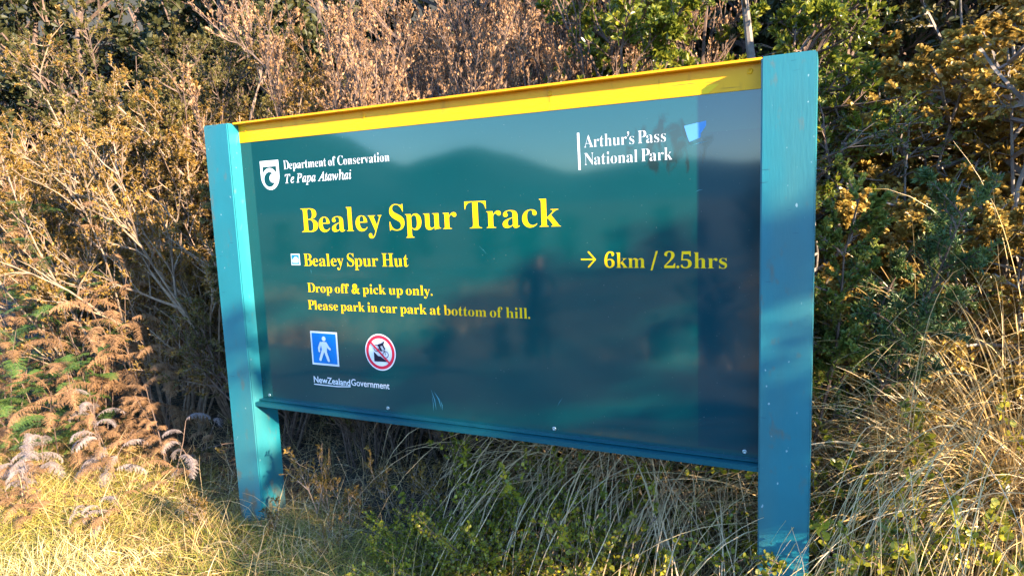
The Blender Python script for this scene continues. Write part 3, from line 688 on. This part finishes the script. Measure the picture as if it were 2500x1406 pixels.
def frond_mesh(seed, mat, L=0.62, curl=1.0, brown=False):
    rng = np.random.default_rng(seed); K = 26
    # arching midrib in the x-z plane
    th = np.radians(72) - np.linspace(0, 1, K) ** 1.2 * np.radians(95) * curl
    st = L / (K - 1); mid = np.zeros((K, 3)); yaw = np.cumsum(rng.normal(0, 0.03, K))
    for k in range(1, K): mid[k] = mid[k - 1] + st * np.array([math.cos(th[k]) * math.cos(yaw[k]), math.cos(th[k]) * math.sin(yaw[k]), math.sin(th[k])])
    mb = MB(); tubes(mb, mid[None], 0.0028, 0.0008, 4)
    tan = norm(np.gradient(mid, axis=0)); up = norm(np.cross(tan, np.cross(np.array([0, 0, 1.]), tan)))
    side = np.cross(up, tan)
    pin = []; pl = []
    for k in range(5, K):
        u = (k - 5) / (K - 6); ln = L * 0.30 * (0.35 + 0.65 * math.sin(math.pi * (0.18 + 0.82 * (1 - u)) ** 0.9)) * (1 - u * 0.55)
        for sgn in (-1, 1):
            d = side[k] * sgn + tan[k] * 0.45 + up[k] * (rng.normal(-0.15 if brown else 0.0, 0.2 if brown else 0.08))
            pin.append((mid[k], d)); pl.append(ln * rng.uniform(0.8, 1.1))
    P = np.array([a for a, _ in pin]); D = np.array([a for _, a in pin]); PLn = np.array(pl)
    poly = grow(rng, P, D, PLn, 7, -0.9 if brown else -0.25, 0.10 if brown else 0.04)
    tubes(mb, poly, 0.0011, 0.0005, 3)
    n = 13
    for sgn in (-1, 1):
        i = np.repeat(np.arange(len(poly)), n); t = np.tile(np.linspace(0.06, 0.98, n), len(poly))
        pos, tn = sample(poly, i, t); upv = np.array([0, 0, 1.]) - tn * tn[:, 2:3]; upv = norm(upv + rng.normal(0, 0.25, upv.shape)); sd_ = np.cross(upv, tn)
        d = sd_ * sgn + tn * 0.5 - upv * (0.3 if brown else 0.05)
        ln = 0.020 * (1 - 0.75 * t) * rng.uniform(0.8, 1.1, len(i)) * (PLn[i] / PLn.max()) ** 0.5 + 0.004
        leaves(mb, pos, d, upv, ln, ln * 0.42, 'diamond', -0.2 if brown else 0.1)
    return mb.mesh('frond', mat)
FR = {'b': [frond_mesh(s, L_['fernb'], brown=True, curl=c) for s, c in ((1, 1.0), (2, 1.35), (3, 0.8))],
      'g': [frond_mesh(s, L_['ferng'], curl=c) for s, c in ((4, 0.8), (5, 1.05))],
      'y': [frond_mesh(s, L_['ferny'], brown=True, curl=c) for s, c in ((6, 1.3), (7, 1.5))]}
def fern(x, y, kinds, n, H, seed, label, group, size=0.8):
    """bracken: bare stalks with fronds leaving them from near the ground to the top"""
    r = random.Random(seed); e = empty('bracken_fern', (x, y, float(gh(x, y))))
    rng = np.random.default_rng(seed); ns = 3
    d = np.stack([rng.normal(0, .18, ns), rng.normal(-.05, .18, ns), np.ones(ns)], -1)
    poly = grow(rng, rng.normal(0, .05, (ns, 3)) * np.array([1, 1, 0]), d, np.full(ns, H) * rng.uniform(.75, 1.1, ns), 8, 0.0, 0.06)
    mb = MB(); tubes(mb, poly, 0.004, 0.0018, 4); link('stalks', mb.mesh('stalks', B_['brown']), e)
    for k in range(n):
        kd = r.choice(kinds); o = link('frond', r.choice(FR[kd]), e)
        u = (k + 0.6) / n; p, _ = sample(poly, np.array([k % ns]), np.array([u]))
        o.location = p[0]; o.rotation_euler = (r.uniform(-.3, .3), r.uniform(-.1, .6) if u < 0.85 else r.uniform(-.2, .15), r.uniform(0, 6.28) if r.random() < 0.4 else r.uniform(-2.9, -0.2))
        s = size * r.uniform(0.7, 1.15) * (1 - 0.25 * u); o.scale = (s, s, s)
    return tag(e, label, 'fern', group)

# ------------------------------------------------------------------ planting: shrubs and trees
R_ = math.radians
place('small_leaved_shrub', KA[0], -1.95, 0.95, 0.3, 1.0, 'tall golden shrub with pale bare upright stems left of the sign', 'shrub')
place('small_leaved_shrub', KA[1], -3.3, 1.25, 2.1, 1.0, 'golden brown shrub at the far left edge behind the green bracken', 'shrub')
place('small_leaved_shrub', KA[2], -0.75, 0.75, 1.2, 0.82, 'dark olive shrub pressed against the outer side of the left post', 'shrub')
place('small_leaved_shrub', KA[2], -1.15, 1.75, 4.0, 1.15, 'olive shrub rising behind the golden shrub left of the sign', 'shrub')
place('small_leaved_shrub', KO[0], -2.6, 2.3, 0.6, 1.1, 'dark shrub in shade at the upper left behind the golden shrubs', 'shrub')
place('small_leaved_shrub', KA[0], -4.6, 2.0, 3.5, 1.05, 'golden shrub beyond the left edge of the bracken', 'shrub')
def bare(seed, H):
    br, l = woody(seed, 6, H, 0.42, [dict(n=9, ang=34, frac=0.45, t0=0.2, up=0.4), dict(n=6, ang=38, frac=0.45, up=0.25), dict(n=3, ang=40, frac=0.5, K=4)],
                  [0.013, 0.006, 0.0035, 0.002], dict(L=0.022, W=0.011, on=[(2, 4), (3, 7)], t0=0.2), stem_up=0.3, base_r=0.1)
    return kit(br, l, B_['tan'], L_['gold'])
KX = [bare(111, 2.2), bare(112, 1.8)]
for i, (x, y, kd, sc, lb) in enumerate([
    (-1.55, 0.7, 0, 1.0, 'bare pale stemmed shrub in front of the golden shrub'), (-2.5, 0.85, 1, 1.05, 'half bare pale shrub above the green bracken'),
    (-0.9, 0.95, 1, 1.1, 'half bare shrub between the golden shrub and the left post'), (0.7, 0.95, 1, 1.1, 'bare twigs standing up behind the yellow rail above the title')]):
    place('bare_shrub', KX[kd], x, y, i * 2.1, sc, lb, 'shrub')
for i, (x, y, kd, sc, lb) in enumerate([
    (-0.25, 1.5, 0, 1.0, 'brown twiggy shrub behind the left end of the yellow rail'),
    (0.45, 1.15, 1, 0.95, 'russet twiggy shrub close behind the yellow rail above the title words'),
    (0.92, 1.45, 2, 0.95, 'brown upright shrub behind the middle of the yellow rail'),
    (0.35, 2.2, 2, 1.05, 'taller pinkish brown shrub in the second row behind the sign'),
    (-0.6, 2.6, 1, 1.2, 'brown shrub far behind the left post'),
    (1.15, 2.3, 0, 1.05, 'sunlit tan shrub behind the middle of the sign near the bright gap'),
    (0.0, 0.75, 1, 0.55, 'low brown shrub hidden mostly by the panel with twigs showing below it'),
    (0.75, 0.7, 0, 0.5, 'low twiggy shrub behind the panel seen under its bottom rail')]):
    place('twiggy_shrub', KB[kd], x, y, i * 1.3, sc, lb, 'shrub')
place('broadleaf_tree', KC[0], 1.42, 1.25, 0.5, 0.9, 'young tree with glossy yellow green leaves above the middle of the rail', 'tree')
place('broadleaf_tree', KC[1], 1.12, 1.1, 4.1, 0.84, 'lower green leafed tree close behind the rail left of the beech sprays', 'tree')
place('broadleaf_tree', KC[1], 1.38, 2.0, 2.6, 1.05, 'green broad leaved tree further back behind the twiggy shrubs', 'tree')
place('beech_tree', KD[0], 2.36, 1.15, 0.4, 0.95, 'slim beech with grey trunk and layered green sprays behind the right post', 'tree')
place('beech_tree', KD[1], 2.02, 1.0, 2.2, 0.72, 'beech with layered sprays just left of the right post', 'tree')
place('round_leaved_shrub', KE[0], 3.05, 1.25, 0.2, 1.0, 'amber leaved shrub lit by the sun at the right edge', 'shrub')
place('round_leaved_shrub', KE[1], 2.78, 1.75, 1.9, 1.05, 'amber shrub behind the right post with reddish lower leaves', 'shrub')
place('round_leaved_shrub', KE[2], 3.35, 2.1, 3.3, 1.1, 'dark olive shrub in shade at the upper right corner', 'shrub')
place('round_leaved_shrub', KE[0], 4.0, 2.6, 4.0, 1.0, 'amber shrub just beyond the right edge', 'shrub')
place('round_leaved_shrub', KE[1], 2.72, 0.95, 0.9, 0.55, 'low amber shrub beside the right post under the conifer sapling', 'shrub')
place('round_leaved_shrub', KE[0], 3.25, 0.95, 2.4, 0.62, 'low sunlit amber shrub at the right edge above the big tussock', 'shrub')
place('small_leaved_shrub', KA[2], 0.22, 0.85, 3.0, 0.86, 'olive shrub close behind the left half of the yellow rail', 'shrub')
place('small_leaved_shrub', KA[1], -1.45, 1.15, 5.0, 0.9, 'dense golden shrub between the pale stems and the left post', 'shrub')
place('small_leaved_shrub', KA[1], -2.45, 1.35, 0.8, 1.0, 'second golden shrub just behind the pale stemmed one', 'shrub')
place('small_leaved_shrub', KA[1], -5.6, 2.4, 1.1, 1.0, 'golden shrub beyond the left edge, half hidden by bracken', 'shrub')
place('small_leaved_shrub', KO[0], -4.1, 1.7, 2.6, 0.8, 'olive shrub at the left edge above the bracken', 'shrub')
place('conifer_sapling', KF[0], 2.40, 0.72, 0.0, 0.92, 'dark blue green conifer sapling arching right of the right post', 'sapling')
place('round_leaved_shrub', KE[1], 2.62, 1.2, 4.4, 0.9, 'amber shrub directly behind the right post', 'shrub')
place('beech_sapling', KF[2], 2.32, 0.55, 0.15, 1.0, 'beech sapling arching left over the yellow rail beside the right post', 'sapling')
place('beech_sapling', KF[2], 2.25, 0.80, -0.25, 1.06, 'taller beech sapling with light green sprays left of the right post', 'sapling')
rr = random.Random(8)
for i, (x, y) in enumerate([(-6.5, 3.0), (-5.2, 3.8), (-3.6, 3.4), (-2.2, 3.7), (-1.0, 4.2), (0.2, 3.6), (1.2, 4.4), (2.3, 3.3), (3.3, 3.6), (4.4, 3.0), (-8.5, 4.0), (-4.2, 5.4), (-0.4, 5.6), (2.6, 5.2), (4.9, 4.6), (5.6, 2.6), (-7.2, 6.0), (1.0, 6.4)]):
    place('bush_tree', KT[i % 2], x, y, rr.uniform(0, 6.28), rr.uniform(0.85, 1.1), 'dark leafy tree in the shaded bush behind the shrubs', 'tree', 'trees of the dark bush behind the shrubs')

for i, (k, x, y, sc, lb) in enumerate([
    (KP, 6.1, -1.55, 1.0, 'thin crowned tree to the right that dapples the sign with shade'),
    (KP, 5.4, -1.08, 0.92, 'nearest thin crowned tree to the right that shades the right post'),  # unseen tree added to put the right half of the panel in shade
    (KC[0], 9.5, -5.4, 1.1, 'broad leaved tree further right of the viewer')]):
    place('shade_tree', k, x, y, i * 1.4, sc, lb, 'tree')
# ferns on the left
for i, (x, y, kd, n, H, size, lb) in enumerate([
    (-2.45, 0.55, 'gggb', 30, 1.86, 0.95, 'tall green bracken in front of the golden shrub'),
    (-3.05, 0.75, 'gggb', 30, 1.92, 1.0, 'tall green bracken at the left edge of the picture'),
    (-2.0, 0.35, 'gb', 24, 1.44, 0.9, 'mixed green and brown bracken in the middle of the left fern bank'),
    (-1.62, 0.55, 'bbb', 24, 1.50, 0.9, 'russet dead bracken below the stems of the golden shrub'),
    (-2.6, 0.15, 'bg', 22, 1.0, 0.9, 'brown and green bracken low at the left edge'),
    (-1.35, 0.35, 'bb', 22, 0.95, 0.8, 'brown drooping bracken nearest the dark olive shrub'),
    (-3.5, 1.15, 'b', 26, 2.10, 1.1, 'tall orange bracken at the far left under the shrub'),
    (-2.2, 0.0, 'gbb', 20, 0.75, 0.8, 'knee high green and orange bracken at the front of the fern bank'),
    (-1.8, 0.1, 'gb', 20, 0.75, 0.8, 'orange bracken at the front of the fern bank'),
    (-1.7, -0.15, 'y', 12, 0.32, 0.7, 'grey withered fern lying over the grass edge'),
    (-2.3, -0.25, 'yy', 12, 0.3, 0.75, 'pale withered fern at the left edge above the grass'),
    (-1.2, -0.05, 'by', 12, 0.32, 0.65, 'flattened brown and grey fern near the grass'),
    (-1.7, -0.45, 'b', 11, 0.2, 0.6, 'low russet fern at the border of the lawn'),
    (-0.85, 0.15, 'by', 11, 0.4, 0.55, 'small brown fern left of the left post'),
    (-2.2, -0.55, 'b', 11, 0.2, 0.65, 'russet fern litter at the lower left edge'),
    (-1.2, -0.45, 'b', 10, 0.16, 0.5, 'small russet fern among the grass'),
    (-2.85, 0.35, 'gbb', 26, 1.05, 0.62, 'finely divided orange and green bracken near the left edge'),
    (-2.15, 0.65, 'bbg', 26, 1.2, 0.62, 'bracken with small russet fronds under the golden shrub'),
    (-1.85, 0.35, 'bg', 24, 0.85, 0.58, 'small fronded bracken in the middle of the fern bank'),
    (-2.4, 0.3, 'gg', 24, 0.85, 0.6, 'fresh green bracken in the middle of the fern bank'),
    (-3.3, 0.6, 'bg', 26, 1.3, 0.7, 'dense orange bracken at the left edge of the picture'),
    (-1.5, 0.15, 'by', 20, 0.5, 0.55, 'brown and grey bracken at the right end of the fern bank'),
    (-1.1, 0.25, 'b', 20, 0.6, 0.5, 'small russet bracken by the dark olive shrub'),
    (-2.0, -0.3, 'b', 14, 0.25, 0.55, 'russet flattened fern between the grey withered ones'),
    (-1.45, -0.3, 'by', 14, 0.22, 0.5, 'flat russet fern on the lawn edge nearest the bank'),
    (-0.75, -0.25, 'by', 12, 0.18, 0.42, 'dry little fern in the grass left of the left post'),
    (-2.6, 0.75, 'ggb', 30, 1.6, 0.9, 'tall bracken reaching up among the pale stems of the golden shrub'),
    (-3.15, 0.45, 'ggb', 28, 1.35, 0.85, 'green bracken filling the left edge above the withered fern'),
    (-4.2, 1.3, 'gb', 26, 1.5, 1.0, 'bracken beyond the left edge of the picture')]):
    fern(x, y, kd, int(n * 1.6), H, 100 + i, lb, 'bracken ferns left of the sign', size * 0.62)

# tussocks
for i, (x, y, k, sc, lb) in enumerate([
    (3.04, 0.58, 0, 1.15, 'big straw tussock with sunlit blades right of the right post'),
    (2.62, 0.48, 1, 1.1, 'tangled straw tussock beside the right post'),
    (3.35, 0.45, 1, 1.0, 'straw tussock at the lower right edge'),
    (1.42, 0.80, 3, 1.0, 'dry tussock behind the panel hanging pale blades under the bottom rail'),
    (1.72, 0.78, 4, 1.0, 'long bladed dry tussock under the right half of the panel'),
    (1.12, 0.85, 4, 0.92, 'leftmost dry tussock behind the panel with blades falling under the rail'),
    (2.02, 0.80, 3, 1.0, 'dry tussock just left of the right post under the panel'),
    (2.45, 1.05, 2, 1.0, 'dim straw tussock behind the right post'),
    (3.6, 1.0, 0, 1.0, 'straw tussock beyond the right edge'),
    (2.95, 0.15, 2, 0.8, 'sparse straw tussock at the bottom right corner')]):
    o = link('straw_tussock', (TU + TH)[k]); o.location = (x, y, float(gh(x, y))); o.rotation_euler = (0, 0, (i - 4) * 0.08 if k > 2 else 0.25 * math.sin(i * 2.3)); o.scale = (sc, sc, sc)
    tag(o, lb, 'tussock', 'straw tussocks around the right post')

# creeping round leaved plants
for i, (x, y, k, sc, lb) in enumerate([
    (0.98, 0.02, 0, 0.85, 'yellow green round leaved creeper in the foreground under the panel'),
    (1.22, 0.22, 1, 0.8, 'dark green round leaved creeper under the panel'),
    (1.28, -0.02, 2, 0.7, 'bright yellow creeper at the bottom edge below the roundel'),
    (1.55, 0.14, 2, 0.95, 'round leaved creeper below the hanging tussock blades'),
    (1.85, 0.16, 0, 1.0, 'round leaved creeper left of the foot of the right post'),
    (1.98, 0.38, 1, 1.1, 'taller creeper between the hanging blades beside the right post'),
    (2.50, 0.42, 1, 1.25, 'shaded round leaved creeper right of the right post'),
    (2.78, 0.30, 2, 1.05, 'dark green creeper under the straw tussock'),
    (2.98, 0.36, 0, 1.25, 'bright yellow green creeper at the lower right'),
    (2.9, 0.62, 1, 1.35, 'creeper with grey green leaves against the big tussock'),
    (3.12, 0.55, 0, 1.5, 'tall creeper with larger green leaves at the right edge'),
    (2.58, 0.75, 2, 1.5, 'yellow lit creeper close behind the right post'),
    (2.55, 0.12, 1, 1.0, 'low creeper at the bottom edge right of the right post'),
    (1.2, 0.55, 2, 1.1, 'creeper in the shade far under the panel'),
    (3.1, 0.15, 2, 1.1, 'creeper at the bottom right corner'),
    (1.6, 0.45, 0, 1.2, 'dark creeper in shade behind the hanging blades'),
    (0.86, -0.08, 1, 0.6, 'small yellow creeper among the foreground grass'), (1.12, -0.02, 2, 0.65, 'sunlit creeper at the bottom edge left of the hanging blades'),
    (2.72, 0.16, 0, 1.0, 'sunlit yellow creeper at the bottom edge near the right post'), (2.92, 0.22, 2, 1.1, 'yellow green creeper in front of the big tussock'),
    (3.0, 0.9, 0, 1.3, 'creeper climbing through the amber shrub at the right edge')]):
    place('creeping_shrub', KI[k], x, y, i * 0.9, sc, lb, 'creeper', 'round leaved creepers on the ground')

# sprigs of young shrub in the grass under the sign
def sprig(seed):
    lf = dict(L=0.016, W=0.007, on=[(1, 14), (2, 8)], ang=45, lift=0.2)
    br, l = woody(seed, 3, 0.42, 0.35, [dict(n=7, ang=35, frac=0.45, t0=0.15, up=0.3), dict(n=4, ang=38, frac=0.5, K=4)], [0.0035, 0.002, 0.0013], lf, stem_up=0.4, base_r=0.04)
    return kit(br, l, B_['pale'], L_['gold'], 'stems', 'foliage')
KS = [sprig(s) for s in (101, 102, 103)]
for i, (x, y, sc, lb) in enumerate([(0.22, 0.12, 1.1, 'upright seedling with olive leaves just right of the left post'), (0.42, 0.05, 0.9, 'seedling with bare tips under the panel'), (-0.28, -0.15, 0.8, 'tan topped seedling left of the left post'),
    (0.6, 0.25, 1.0, 'seedling in the shade under the middle of the panel'), (0.12, -0.12, 0.6, 'small yellow seedling in front of the left post'), (0.85, 0.3, 1.1, 'twiggy seedling beneath the bottom rail'), (0.5, -0.15, 0.55, 'low yellowish seedling in the foreground grass')]):
    place('shrub_seedling', KS[i % 3], x, y, i * 1.7, sc, lb, 'seedling', 'young shrub seedlings around the left post')

# ------------------------------------------------------------------ grass and litter (uncountable)
def scatter_blades(name, label, n, region, L, w, mat, seed, lay=0.8, K=4, dens=None):
    rng = np.random.default_rng(seed); x0, x1, y0, y1 = region
    x = rng.uniform(x0, x1, n); y = rng.uniform(y0, y1, n)
    if dens is not None:
        k = rng.uniform(0, 1, n) < dens(x, y); x, y = x[k], y[k]
    n = len(x); az = rng.uniform(0, 2 * np.pi, n); el = np.abs(rng.normal(lay, 0.35, n)).clip(0, 1.45)
    d = np.stack([np.cos(az) * np.sin(el), np.sin(az) * np.sin(el), np.cos(el)], -1)
    p = np.stack([x, y, gh(x, y) - 0.005], -1)
    Ln = L * rng.uniform(0.4, 1.3, n)
    poly = grow(rng, p, d, Ln, K, -0.7, 0.12)
    poly[..., 2] = np.maximum(poly[..., 2], gh(poly[..., 0], poly[..., 1]) + 0.004)
    mb = MB(); blades(mb, poly, w * rng.uniform(0.6, 1.3, n), rng)
    o = link(name, mb.mesh(name, mat)); tag(o, label, 'grass' if 'grass' in name else 'litter', kind='stuff')
scatter_blades('grass', 'short green and straw grass across the foreground at the lower left', 90000, (-2.8, 1.6, -1.6, 0.4), 0.10, 0.0028, L_['grass'], 201,
               dens=lambda x, y: smoothstep(0.35, -0.25, y + 0.25 * x * (x < 0)) * (0.35 + 0.65 * smoothstep(1.6, 0.6, x)))
scatter_blades('matted_grass', 'pale matted dry grass and stalks lying over the lawn at the lower left', 30000, (-2.8, 0.4, -1.6, 0.15), 0.15, 0.003, L_['straw'], 205, lay=1.15, K=5,
               dens=lambda x, y: 0.25 + 0.75 * smoothstep(0.2, 0.8, 0.5 + 0.5 * np.sin(x * 3.1 + 2 * np.sin(y * 2.3)) * np.cos(y * 4.1 + x)))
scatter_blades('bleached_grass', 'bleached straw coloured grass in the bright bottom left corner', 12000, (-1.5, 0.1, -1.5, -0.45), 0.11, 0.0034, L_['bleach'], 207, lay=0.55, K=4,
               dens=lambda x, y: smoothstep(0.62, 0.15, np.hypot((x + 0.62), (y + 0.85) * 1.1)))  # sunlit corner put in as paler blades, thinning outward
scatter_blades('fern_litter', 'pinkish brown fern litter between the bracken and the lawn', 26000, (-3.2, 0.0, -0.9, 0.4), 0.07, 0.005, L_['fernb'], 206, lay=1.1, K=3,
               dens=lambda x, y: smoothstep(-0.75, -0.25, y - 0.25 * np.sin(x * 4)) * 0.9)
scatter_blades('dry_grass', 'long dry grass stalks around the posts and below the panel', 3000, (-1.6, 3.6, -0.5, 1.0), 0.28, 0.0024, L_['straw'], 202, lay=0.6, K=6)
scatter_blades('dead_litter', 'dead stalks and fern litter under the ferns and shrubs', 30000, (-4.5, 4.5, -0.7, 2.2), 0.13, 0.0032, L_['litter'], 203, lay=1.2)

# ------------------------------------------------------------------ land behind the viewer, seen mirrored in the panel
for i, (x, y, k, sc, lb) in enumerate([
    (-1.15, -6.0, 0, 0.20, 'knee high dark bush in the dry meadow behind the viewer'),
    (-0.95, -3.0, 1, 0.13, 'small dark bush close behind the viewer'), (-0.45, -3.4, 0, 0.10, 'smallest dark bush close behind the viewer'),
    (0.6, -5.5, 1, 0.17, 'dark bush straight behind the viewer'), (1.3, -5.0, 0, 0.22, 'tallest dark bush behind the viewer')]):
    place('bush_tree', KT[k], x, y, i, sc, lb, 'bush', 'bushes across the meadow')
scatter_blades('meadow_grass', 'dry golden meadow grass behind the viewer', 26000, (-22, 6, -17, -5), 0.42, 0.02, L_['straw'], 204, lay=0.5, K=4,
               dens=lambda x, y: smoothstep(0.45, 0.9, 0.5 * np.sin(x * 0.9 + 0.6 * np.sin(y * 0.7)) + 0.5 * np.sin(y * 1.15 + x * 0.35 + 1.0) + 0.25 * smoothstep(-3, -9, x) + 0.7 * np.exp(-((x + 6.5) / 2.2) ** 2 - ((y + 7) / 2.2) ** 2)))
for i in range(16):
    a = R_(-62 + i * 4.6); d = rr.uniform(17, 24)
    x = CAM[0] + d * math.sin(a); y = -2.25 - d * math.cos(a)
    place('bush_tree', KT[i % 2], x, y, rr.uniform(0, 6), rr.uniform(0.35, 0.6), 'dark tree in the row across the meadow behind the viewer', 'tree', 'tree row across the meadow')

# ------------------------------------------------------------------ a walker standing down the track, mirrored in the panel
def walker(x, y, rz):
    J = {'pelvis': (0, 0, .95, .15, .105), 'waist': (0, .01, 1.08, .145, .10), 'chest': (0, .015, 1.30, .175, .115), 'neck': (0, .01, 1.47, .062, .062), 'jaw': (0, -.015, 1.545, .068, .078),
         'skull': (0, .005, 1.64, .078, .095), 'crown': (0, .01, 1.70, .055, .065)}
    for sgn, n in ((-1, 'l'), (1, 'r')):
        J.update({n + 'sh': (.185 * sgn, .015, 1.41, .062, .062), n + 'el': (.265 * sgn, .05, 1.15, .050, .050), n + 'wr': (.185 * sgn, -.085, .98, .036, .036), n + 'ha': (.14 * sgn, -.115, .95, .034, .03),
                  n + 'hp': (.095 * sgn, 0, .90, .095, .095), n + 'kn': (.12 * sgn, -.02, .50, .062, .066), n + 'an': (.135 * sgn, .02, .10, .042, .046), n + 'he': (.135 * sgn, .045, .045, .045, .042), n + 'to': (.16 * sgn, -.15, .035, .042, .03)})
    E_ = [('pelvis', 'waist'), ('waist', 'chest'), ('chest', 'neck'), ('neck', 'jaw'), ('jaw', 'skull'), ('skull', 'crown')]
    for n in 'lr': E_ += [('chest', n + 'sh'), (n + 'sh', n + 'el'), (n + 'el', n + 'wr'), (n + 'wr', n + 'ha'), ('pelvis', n + 'hp'), (n + 'hp', n + 'kn'), (n + 'kn', n + 'an'), (n + 'an', n + 'he'), (n + 'an', n + 'to')]
    K_ = list(J); me = bpy.data.meshes.new('tmp'); me.from_pydata([J[k][:3] for k in K_], [(K_.index(a), K_.index(b_)) for a, b_ in E_], [])
    ob = link('tmp', me); md = ob.modifiers.new('skin', 'SKIN')
    for k, v in zip(K_, me.skin_vertices[0].data): v.radius = J[k][3:5]; v.use_root = k == 'pelvis'
    sb = ob.modifiers.new('sub', 'SUBSURF'); sb.levels = 2
    dg = bpy.context.evaluated_depsgraph_get(); body = bpy.data.meshes.new_from_object(ob.evaluated_get(dg)); bpy.data.objects.remove(ob)
    cols = {'walker_skin': (.42, .24, .16), 'navy_jacket': (.012, .022, .045), 'dark_trousers': (.02, .02, .022), 'brown_boots': (.05, .03, .02)}
    body.materials.clear()
    for n, c in cols.items():
        m, t, b = nodes(n); b.inputs['Base Color'].default_value = (*c, 1); b.inputs['Roughness'].default_value = .8; body.materials.append(m)
    for p in body.polygons:
        z = p.center.z; p.material_index = 0 if z > 1.475 else 1 if z > .90 else 2 if z > .13 else 3; p.use_smooth = True
    e = empty('person', (x, y, float(gh(x, y))), rz); link('body', body, e)
    mb = MB(); rng = np.random.default_rng(4); n = 900
    u = rng.normal(size=(n, 3)); u[:, 2] = np.abs(u[:, 2]); u = norm(u); u = u[(u[:, 2] > .35) | (u[:, 1] > .1)]
    P = u * np.array([.086, .104, .10]) + np.array([0, .008, 1.635]); d = norm(np.cross(np.cross(u, np.array([0, 0, -1.])), u) + 1e-3)
    leaves(mb, P, d, u, np.full(len(u), .05), np.full(len(u), .02), 'lance'); m, t, b = nodes('dark_hair'); b.inputs['Base Color'].default_value = (.02, .014, .01, 1)
    link('hair', mb.mesh('hair', m), e)
    tag(e, 'walker in a navy jacket with hands in pockets, mirrored in the panel', 'person')
walker(-1.42, -6.6, math.radians(180 - 22))

# ------------------------------------------------------------------ plants are kept trimmed clear of the sign itself
def prune():
    bpy.context.view_layer.update()
    for o in list(bpy.data.objects):
        if o.type != 'MESH' or o.get('kind') or not (o.parent or 'tussock' in o.name) or o.parent is sign or (o.parent and o.parent.parent): continue
        mw = np.array(o.matrix_world); 
        if not (-1.5 < mw[0, 3] < 4.0 and -1.0 < mw[1, 3] < 2.2): continue
        me = o.data; n = len(me.vertices); V = np.empty(n * 3); me.vertices.foreach_get('co', V); V = V.reshape(-1, 3)
        Wd = V @ mw[:3, :3].T + mw[:3, 3]
        bad = (Wd[:, 0] > -0.22) & (Wd[:, 0] < WID + PW + 0.05) & (Wd[:, 1] > -0.45) & (Wd[:, 1] < PB + 0.02) & (Wd[:, 2] > -0.05)
        if 'tussock' in o.name: bad |= (Wd[:, 0] > -0.22) & (Wd[:, 0] < WID + PW + 0.05) & (Wd[:, 1] > -1.2) & (Wd[:, 1] < PB + 0.02) & (Wd[:, 2] > -0.12)
        if not bad.any(): continue
        # drop whole leaves and twig rings that reach into that space
        nf = len(me.polygons); tot = np.empty(nf, np.int32); me.polygons.foreach_get('loop_total', tot)
        li = np.empty(len(me.loops), np.int32); me.loops.foreach_get('vertex_index', li); st = np.concatenate([[0], np.cumsum(tot)[:-1]])
        fb = np.add.reduceat(bad[li].astype(int), st) > 0
        if 'tussock' in o.name:                    # a blade goes as a whole
            q4 = li.reshape(-1, 4); new = np.concatenate([[True], q4[1:, 0] != q4[:-1, 3]]); isl = np.cumsum(new) - 1
            hit = np.zeros(isl.max() + 1, bool); hit[isl[fb]] = True; fb = hit[isl]
        mb = MB()
        first = True; mi = np.empty(nf, np.int32); me.polygons.foreach_get('material_index', mi)
        for k in np.unique(tot):
            q = (tot == k) & ~fb
            if not q.any(): continue
            F = np.stack([li[st[q] + j] for j in range(k)], 1)
            if first: mb.add(V, F); first = False
            else: mb.f.append((F, 0))
        if first: continue
        o.data = mb.mesh(me.name, list(me.materials))
prune()
